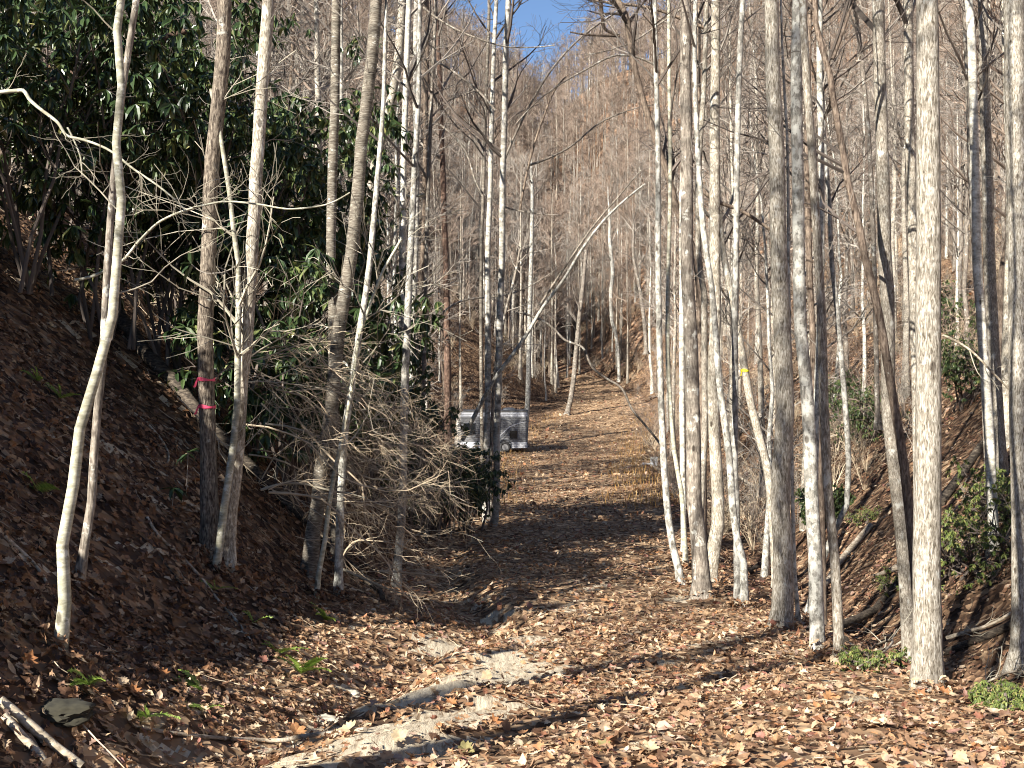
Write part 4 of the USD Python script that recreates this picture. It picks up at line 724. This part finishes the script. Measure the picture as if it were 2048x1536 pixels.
limb('long thin branch sweeping across the taped tree and its neighbours', [(150, 560), (240, 525), (280, 480), (325, 440), (410, 410), (455, 403), (512, 408), (580, 418), (640, 412), (700, 385)], 8.6, 6, 3, 'twig_pale', 'beech', 12)
limb('thin branch drooping across the top of the evergreen shrubs', [(135, 255), (150, 285), (162, 320), (164, 350)], 8.2, 4, 3, 'twig_pale', 'beech', 5)
limb('dark limb reaching left across the patch of blue sky', [(1420, 60), (1370, 40), (1310, 18), (1250, 8), (1200, 2), (1130, -8)], 21.5, 8, 4, 'twig_dark', 'brown', 12, tl=1.1)
limb('dark crooked limb hanging below the patch of blue sky', [(1200, -10), (1204, 30), (1208, 55), (1240, 72), (1180, 70), (1140, 64)], 21, 9, 3, 'twig_dark', 'brown', 7, tl=0.9)
limb('dark sagging limb between bowed trunk and thick bright trunk', [(1400, 378), (1440, 405), (1480, 420), (1520, 445), (1545, 462)], 16, 9, 6, 'twig_dark', 'brown', 6, tl=0.8)
limb('bare limb slanting up right from the forked brown trunk', [(1665, 118), (1680, 80), (1695, 35), (1712, -20)], 13.5, 8, 5, 'twig_dark', 'brown', 6, tl=0.6)
limb('pale broken limb sticking out right of the dark leaning tree', [(732, 383), (760, 380), (790, 390), (820, 393), (850, 388)], 23.8, 7, 5, 'twig', 'beech', 5)
# the pole hung up across the track and the thin arch under it
limb('pale dead pole leaning steeply right over the track', [(925, 880), (950, 830), (988, 760), (1043, 685), (1087, 613), (1128, 558), (1163, 500), (1214, 434), (1250, 400), (1290, 368)], 24.0, 9.5, 3.0, 'twig', 'lichen', 12, name='leaning_pole', cat='dead tree', dd=-3)
limb('thinner dead pole leaning beside the steep pale one', [(1080, 610), (1136, 525), (1190, 448), (1240, 390), (1282, 340)], 23.4, 5, 2, 'twig', 'grey', 12, name='leaning_pole', cat='dead tree', dd=-2.5)
limb('thin arching stem curving down onto the right track edge', [(1040, 625), (1082, 640), (1105, 655), (1130, 680), (1165, 695), (1185, 735), (1215, 758), (1242, 775), (1265, 820), (1290, 850), (1318, 885), (1335, 915)], 24, 5, 4.5, 'twig_dark', 'grey', 6, name='arching_stem', cat='stem', tl=0.7)
limb('dark slender stem arching up right in the valley gap', [(1040, 420), (1060, 320), (1085, 240), (1110, 180), (1135, 150)], 26, 5, 3, 'twig_dark', 'brown', 8, name='arching_stem', cat='stem', tl=1.0)
limb('fine branching bough in front of the blue sky on the left', [(1005, 330), (1060, 210), (1110, 130), (1180, 60), (1260, 10)], 25, 5, 3, 'twig_dark', 'grey', 16, name='overhanging_branch', tl=1.3)
limb('fine sagging bough hanging left of the white birches', [(990, 220), (930, 160), (860, 120), (780, 110)], 25, 5, 3, 'twig_dark', 'grey', 16, name='overhanging_branch', tl=1.2)
limb('fine bough crossing the valley gap from the right row', [(1310, 130), (1240, 110), (1170, 140), (1090, 190), (1030, 250)], 23, 5, 2, 'twig_dark', 'grey', 14, name='overhanging_branch', tl=1.1)

limb('fine dark bough hanging over the sky gap from the left', [(820, -10), (880, 40), (950, 75), (1030, 95), (1110, 90)], 24, 5, 2, 'twig_dark', 'grey', 18, tl=1.4)
limb('fine dark bough hanging over the sky gap from the right', [(1400, -10), (1330, 40), (1250, 90), (1170, 110)], 23, 5, 2, 'twig_dark', 'grey', 18, tl=1.3)
limb('bare bough spreading between reddish trunk and white birches', [(880, 250), (930, 300), (960, 380), (1030, 420), (1120, 430)], 27, 5, 2, 'twig', 'grey', 18, tl=1.4)
limb('bare bough reaching right above the leaning dead pole', [(1060, 330), (1130, 300), (1210, 240), (1300, 210)], 27, 5, 2, 'twig_dark', 'grey', 18, tl=1.4)
limb('bare bough spreading above the trailer', [(870, 640), (930, 600), (1010, 590), (1110, 540)], 30, 5, 2, 'twig', 'grey', 16, tl=1.4)
# ------------------------------------------------------------------ the brush pile of dead twigs
g = np.random.default_rng(404)
bp = thing('brush_pile', 'tangled heap of tan dead branches arching down to the track', 'brush pile', at(620, 1000, 12.2) * np.array([1, 1, 0]) + np.array([0, 0, float(H(-2.2, 12.2))]))
bpb = np.array(bp.GetAttribute('xformOp:translate').Get())
MAIN = [[(500, 772), (530, 768), (575, 771), (670, 798), (737, 832), (778, 889), (818, 937), (850, 980)], [(560, 775), (640, 800), (700, 850), (740, 890), (800, 925), (870, 960), (920, 1000)], [(620, 850), (703, 940), (730, 987), (758, 1042), (768, 1085), (791, 1123), (825, 1160)],
        [(540, 985), (620, 978), (690, 981), (740, 990), (801, 1011), (835, 1004), (865, 1000)], [(697, 1123), (737, 1092), (801, 1092), (852, 1099), (880, 1113)], [(780, 1150), (852, 1155), (910, 1160), (975, 1158)], [(560, 860), (650, 880), (760, 960), (830, 975), (900, 985), (955, 1020)],
        [(520, 900), (600, 940), (700, 1010), (780, 1030), (840, 1060), (870, 1075)], [(600, 800), (690, 790), (760, 800), (800, 840), (840, 890)], [(700, 1180), (760, 1200), (820, 1215), (900, 1225)], [(560, 1000), (650, 1010), (720, 1060), (800, 1130), (840, 1190), (870, 1225)], [(640, 1100), (700, 1150), (740, 1210), (770, 1230)]]
CV = []
for k, mpix in enumerate(MAIN + [MAIN[i] for i in (0, 1, 3, 5, 6, 7, 8, 0, 1, 6, 8, 7, 3, 1, 0, 6, 8, 1, 7, 0, 8, 6, 4, 2, 0, 1, 6, 8, 0, 1, 6, 7)]):
    dep = 11.6 + g.uniform(0, 2.3); j = g.normal(size=(len(mpix), 2)) * (7 if k < len(MAIN) else 26) + (g.normal(size=2) * (0 if k < len(MAIN) else 34)) + (-22, -8 if k < len(MAIN) else -26)
    P = np.array([at(x, y, dep) for (x, y) in np.array(mpix) + j]); P[:, 2] = np.maximum(P[:, 2], H(P[:, 0], P[:, 1]) + 0.05 + 0.5 * g.random() * np.linspace(1, 0.2, len(P)))
    CV.append(spline(P, 12) - bpb)
CV = np.array(CV); RV = (0.010 * g.uniform(0.3, 1.0, (len(CV), 1))) * np.linspace(1, 0.3, 12)[None]; RV[:12] *= 1.7; RV = np.maximum(RV, 0.0025)
for k in range(24): part('branch', tubes(CV[k:k + 1], RV[k:k + 1], 6), M['twig_tan' if k % 3 else 'twig_pale'], bp)
a, ra = grow(CV, RV, 12, 0.05, 1.0, 0.8, 0.6, -0.02, 9, 0.004, 0.4, g, 0.2); ra = np.maximum(ra, 0.0016)
b, rb = grow(a, ra, 4, 0.1, 1.0, 0.4, 0.55, -0.04, 5, 0.0024, 0.6, g, 0.22); rb = np.maximum(rb, 0.0012)
part('twigs', join([tubes(CV[24:], RV[24:], 4), tubes(a, ra, 3), tubes(b, rb, 3)]), M['twig_tan'], bp, kind='stuff')

# ------------------------------------------------------------------ stones, tape
def stone(lab, px, py, size, mt, seed):
    p = hit(px, py); m = trimesh.creation.icosphere(3); v = np.array(m.vertices)
    v = v * (1 + (meshkit.fbm(v * 1.6 + seed, 3, seed) - 0.5) * 0.9)[:, None]; v = (v + (meshkit.fbm(v * 5 + seed, 3, seed) - 0.5)[:, None] * 0.35 * v) * np.array(size)
    part_ = thing('stone', lab, 'stone', p); part('stone_body', (v, m.faces), M[mt], part_, smooth=40)
stone('dark mossy stone set in the foot of the left bank', 118, 1428, (0.18, 0.13, 0.065), 'stone', 3)
stone('pale grey stone beside the rut', 650, 1448, (0.12, 0.09, 0.06), 'palestone', 5)
stone('small pale stone left of the clay bank', 702, 1392, (0.08, 0.06, 0.045), 'palestone', 8)
def tape(key, py, lab, mt, hgt, tail=False):
    o_, base, P, R, d = TREES[key]; z = EYE + (768 - py) / FPX * d - base[2]
    c = np.array([np.interp(z, P[:, 2], P[:, i]) for i in range(3)]); r = float(np.interp(z, P[:, 2], R)) * 1.07 + 0.004
    a = np.linspace(0, 2 * np.pi, 33); rows = []
    gg = np.random.default_rng(hash_(lab))
    for t in (0, .33, .66, 1): rows.append(np.stack([np.cos(a) * r * (1 + .015 * np.sin(9 * a + t * 5)), np.sin(a) * r * (1 + .015 * np.sin(7 * a + 3 * t)), (t - .5) * hgt * (1 + .35 * np.sin(3 * a + 1)) + 0.006 * np.sin(2 * a)], 1))
    v = np.array(rows).reshape(-1, 3); n = 33
    f = np.array([[i * n + j, i * n + j + 1, (i + 1) * n + j + 1, (i + 1) * n + j] for i in range(3) for j in range(32)])
    o = thing('flagging_tape', lab, 'tape', base + c)
    part('band', (v, f), M[mt], o, smooth=True)
    kn = trimesh.creation.icosphere(2, 0.012); kn.apply_translation([-r * 0.75, -r * 0.72, 0]); part('knot', kn, M[mt], o, smooth=True)
    tl = np.array([[-r * .75, -r * .75, 0], [-r * .9, -r * .85, -.03], [-r * 1.05, -r * .85, -.075], [-r * 1.1, -r * .9, -.11 if tail else -.06]])
    s = np.array([.010, 0.004, 0.003]); part('tail', (np.vstack([tl - s, tl + s]), np.array([[i, i + 1, i + 5, i + 4] for i in range(3)])), M[mt], o)
tape('T2', 759, 'upper pink tape ring tied around the rough barked tree', 'pink', 0.028)
tape('T2', 813, 'lower pink tape ring tied around the rough barked tree', 'pink', 0.028)
tape('R6', 741, 'small yellow tape on the bent grey tree', 'yellow', 0.045, True)

# ------------------------------------------------------------------ travel trailer
M['siding'] = flat('trailer_siding', (0.17, 0.17, 0.17), 0.4, var=0.06)
M['siding_white'] = flat('trailer_white', (0.50, 0.51, 0.53), 0.4, var=0.05)
M['dark_trim'] = flat('trailer_dark_trim', (0.06, 0.065, 0.075), 0.5)
M['rubber'] = flat('tyre_rubber', (0.02, 0.02, 0.02), 0.8)
M['pane'] = flat('dark_glass', (0.015, 0.018, 0.02), 0.06, var=0.02)
M['beige'] = flat('trailer_front_cap', (0.55, 0.50, 0.42), 0.5, var=0.1)
def bx(x0, x1, y0, y1, z0, z1):
    m = trimesh.creation.box((x1 - x0, y1 - y0, z1 - z0)); m.apply_translation([(x0 + x1) / 2, (y0 + y1) / 2, (z0 + z1) / 2]); return m
tx, td = -1.25, 66.5
tr = thing('travel_trailer', 'grey and white travel trailer with ribbed siding parked left of the track', 'trailer', (tx, td, float(H(0.3, td))), 3.0)
L2, wt, z0, z1 = 2.2, 2.2, 0.26, 2.52
prof = Polygon([(-L2, z0 + .25), (-L2 + .1, z0), (L2, z0), (L2, z1), (-L2 + .55, z1), (-L2 + .15, z1 - .35)])
body = trimesh.creation.extrude_polygon(prof, wt, engine='earcut'); body.apply_transform(trimesh.transformations.rotation_matrix(math.pi / 2, [1, 0, 0])); body.apply_translation([0, wt, 0])
part('body', body, M['siding'], tr)
nrow = 17
for i in range(nrow):                       # ribbed siding, one lap per row
    a = z0 + 0.01 + i * (z1 - z0 - 0.1) / nrow; h = (z1 - z0 - 0.1) / nrow
    x0 = -L2 + 0.16 + (0.35 * max(0, (a - z1 + .45) / .35)); white = i < 3 or i > 14
    lap = trimesh.creation.extrude_polygon(Polygon([(0, 0), (-0.03, 0.004), (-0.022, h - 0.04), (0, h - 0.012)]), (L2 - 0.03) - x0, engine='earcut')
    lap.apply_transform(np.array([[0, 0, 1, x0], [1, 0, 0, 0], [0, 1, 0, a], [0, 0, 0, 1.0]]))
    segs = [lap]
    part('siding_panel', lap, M['siding_white' if white else 'siding'], tr)
cap = trimesh.creation.extrude_polygon(prof.buffer(0.03).intersection(Polygon([(-9, 0), (-L2 + .35, 0), (-L2 + .35, 9), (-9, 9)])), wt + .04, engine='earcut'); cap.apply_transform(trimesh.transformations.rotation_matrix(math.pi / 2, [1, 0, 0])); cap.apply_translation([0, wt + .02, 0])
part('front_cap', cap, M['beige'], tr)
part('roof', bx(-L2 + .5, L2 + .03, -.04, wt + .04, z1, z1 + .05), M['dark_trim'], tr)
part('corner_trim', bx(L2 - .03, L2 + .012, -.04, .02, z0, z1), M['dark_trim'], tr)
vent = trimesh.creation.revolve([[0, .16], [.2, .14], [.32, .08], [.36, 0]], sections=20); vent.apply_scale([1.2, 1, 1]); vent.apply_translation([1.1, .7, z1 + .05]); part('roof_vent', vent, M['dark_trim'], tr, smooth=40)
for (wx0, wx1, wz0, wz1) in [(1.12, 1.55, 0.86, 1.32), (-0.35, 0.5, 1.15, 1.85), (-1.6, -1.0, 1.15, 1.75)]:
    fr = part('window', bx(wx0 - .04, wx1 + .04, -.055, .01, wz0 - .04, wz1 + .04), M['dark_trim'], tr); part('pane', bx(wx0, wx1, -.062, -.05, wz0, wz1), M['pane'], fr)
def ribbon(pts, w, y, nm, mt):
    pts = spline(np.array([(x, 0, z) for x, z in pts], float), 24); t = unit(np.gradient(pts, axis=0)); nn = np.stack([-t[:, 2], 0 * t[:, 0], t[:, 0]], 1); ww = w * np.sin(np.linspace(.25, 2.9, 24))[:, None]
    v = np.vstack([pts - nn * ww, pts + nn * ww]) + [0, y, 0]; f = np.array([[i, i + 1, i + 25, i + 24] for i in range(23)])
    v2 = np.vstack([v, v + [0, .006, 0]]); part(nm, (v2, np.vstack([f, f + 48])), mt, tr)
ribbon([(0.0, 0.72), (0.6, 1.1), (1.1, 1.55), (2.14, 1.85)], 0.035, -.036, 'pale_stripe', M['siding_white'])
ribbon([(-.4, 1.98), (0.5, 2.02), (1.0, 1.95), (1.3, 1.75)], 0.05, -.038, 'dark_stripe', M['dark_trim'])
ribbon([(0.0, 0.62), (0.5, 0.85), (0.9, 1.2), (1.2, 1.7)], 0.04, -.034, 'dark_stripe', M['dark_trim'])
for wx in (0.82, 0.02):
    arch = trimesh.creation.annulus(0.36, 0.43, 0.06, sections=32); arch.apply_transform(trimesh.transformations.rotation_matrix(math.pi / 2, [1, 0, 0])); arch.apply_translation([wx, -.02, .4]); part('wheel_arch', trimesh.intersections.slice_mesh_plane(arch, [0, 0, 1], [0, 0, .4], cap=True, engine='earcut') if False else arch, M['dark_trim'], tr)
    wl = trimesh.creation.cylinder(0.37, 0.1, sections=28); wl.apply_transform(trimesh.transformations.rotation_matrix(math.pi / 2, [1, 0, 0])); wl.apply_translation([wx, .022, .38]); part('wheel_well', wl, M['rubber'], tr, smooth=30)
    ty = trimesh.creation.torus(0.25, 0.09, 28, 12); ty.apply_transform(trimesh.transformations.rotation_matrix(math.pi / 2, [1, 0, 0])); ty.apply_translation([wx, -.06, .34])
    wh = part('wheel', ty, M['rubber'], tr, smooth=True); rm = trimesh.creation.cylinder(0.18, 0.1, sections=24); rm.apply_transform(trimesh.transformations.rotation_matrix(math.pi / 2, [1, 0, 0])); rm.apply_translation([wx, -.07, .34]); part('rim', rm, M['siding'], wh, smooth=30)
part('underside_frame', bx(-L2 - .6, L2 - .05, .25, wt - .25, .28, .41), M['dark_trim'], tr)
part('bumper', bx(L2 - .02, L2 + .12, .2, wt - .2, .3, .4), M['dark_trim'], tr)
# ------------------------------------------------------------------ utility box at the track edge
M['boxgrey'] = flat('utility_box_paint', (0.62, 0.64, 0.64), 0.5, var=0.08)
p = hit(1308, 934)
ub = thing('utility_box', 'small pale grey utility box at the right edge of the track', 'utility box', p, 12)
hb = 18 * p[1] / FPX; wb = 11 * p[1] / FPX
from manifold3d import Manifold
rb_ = Manifold.batch_hull([Manifold.sphere(.02, 12).translate((sx * wb / 2, sy * .1, z)) for sx in (-1, 1) for sy in (-1, 1) for z in (0.0, hb)])
part('housing', rb_, M['boxgrey'], ub, smooth=40); part('lid', bx(-wb / 2 - .03, wb / 2 + .03, -.14, .14, hb + .02, hb + .05), M['boxgrey'], ub); part('door', bx(-wb / 2 + .03, wb / 2 - .03, -.135, -.118, .06, hb - .05), M['siding_white'], ub)
q = thing('marker_cap', 'white capped pipe lying left of the utility box', 'pipe', p + np.array([-.42, 0, .0]))
pc = trimesh.creation.cylinder(.045, .34, sections=14); pc.apply_transform(trimesh.transformations.rotation_matrix(math.pi / 2, [0, 1, 0])); pc.apply_translation([.08, 0, .16]); part('pipe', pc, M['siding_white'], q, smooth=40)
kc = trimesh.creation.icosphere(2, .085); kc.apply_translation([-.1, 0, .15]); part('cap', kc, M['siding_white'], q, smooth=True)
# ------------------------------------------------------------------ dry grass along the upper track
gg = np.random.default_rng(91); bl = []
sx_, sd_ = [], []
while len(sx_) < 2600:
    d = gg.uniform(30, 92); s = gg.choice([-1, 1], p=[.35, .65]); x = float(XC(d)) + s * (float(HW(d)) + gg.normal() * 0.7 - 0.1)
    sx_.append(x); sd_.append(d)
sx_, sd_ = np.array(sx_), np.array(sd_); n = len(sx_); h = gg.uniform(.08, .38, n); a = gg.uniform(0, 6.28, n); b0 = np.stack([sx_, sd_, H(sx_, sd_) - .02], 1); lean = np.stack([np.cos(a), np.sin(a), np.zeros(n)], 1) * (h * gg.uniform(.1, .6, n))[:, None]; sd2 = np.stack([-np.sin(a), np.cos(a), np.zeros(n)], 1) * .012
v = np.stack([b0 - sd2, b0 + sd2, b0 + lean * .4 + [0, 0, .6] * h[:, None] + sd2 * .8, b0 + lean * .4 + [0, 0, .6] * h[:, None] - sd2 * .8, b0 + lean + [0, 0, 1] * h[:, None]], 1).reshape(-1, 3)
o5 = (np.arange(n) * 5)[:, None]; f = np.vstack([o5 + [0, 1, 2], o5 + [0, 2, 3], o5 + [3, 2, 4]])
part('dry_grass', (v, f), M['drygrass'], label='dry straw coloured grass along the edges of the upper track', category='grass', kind='stuff')
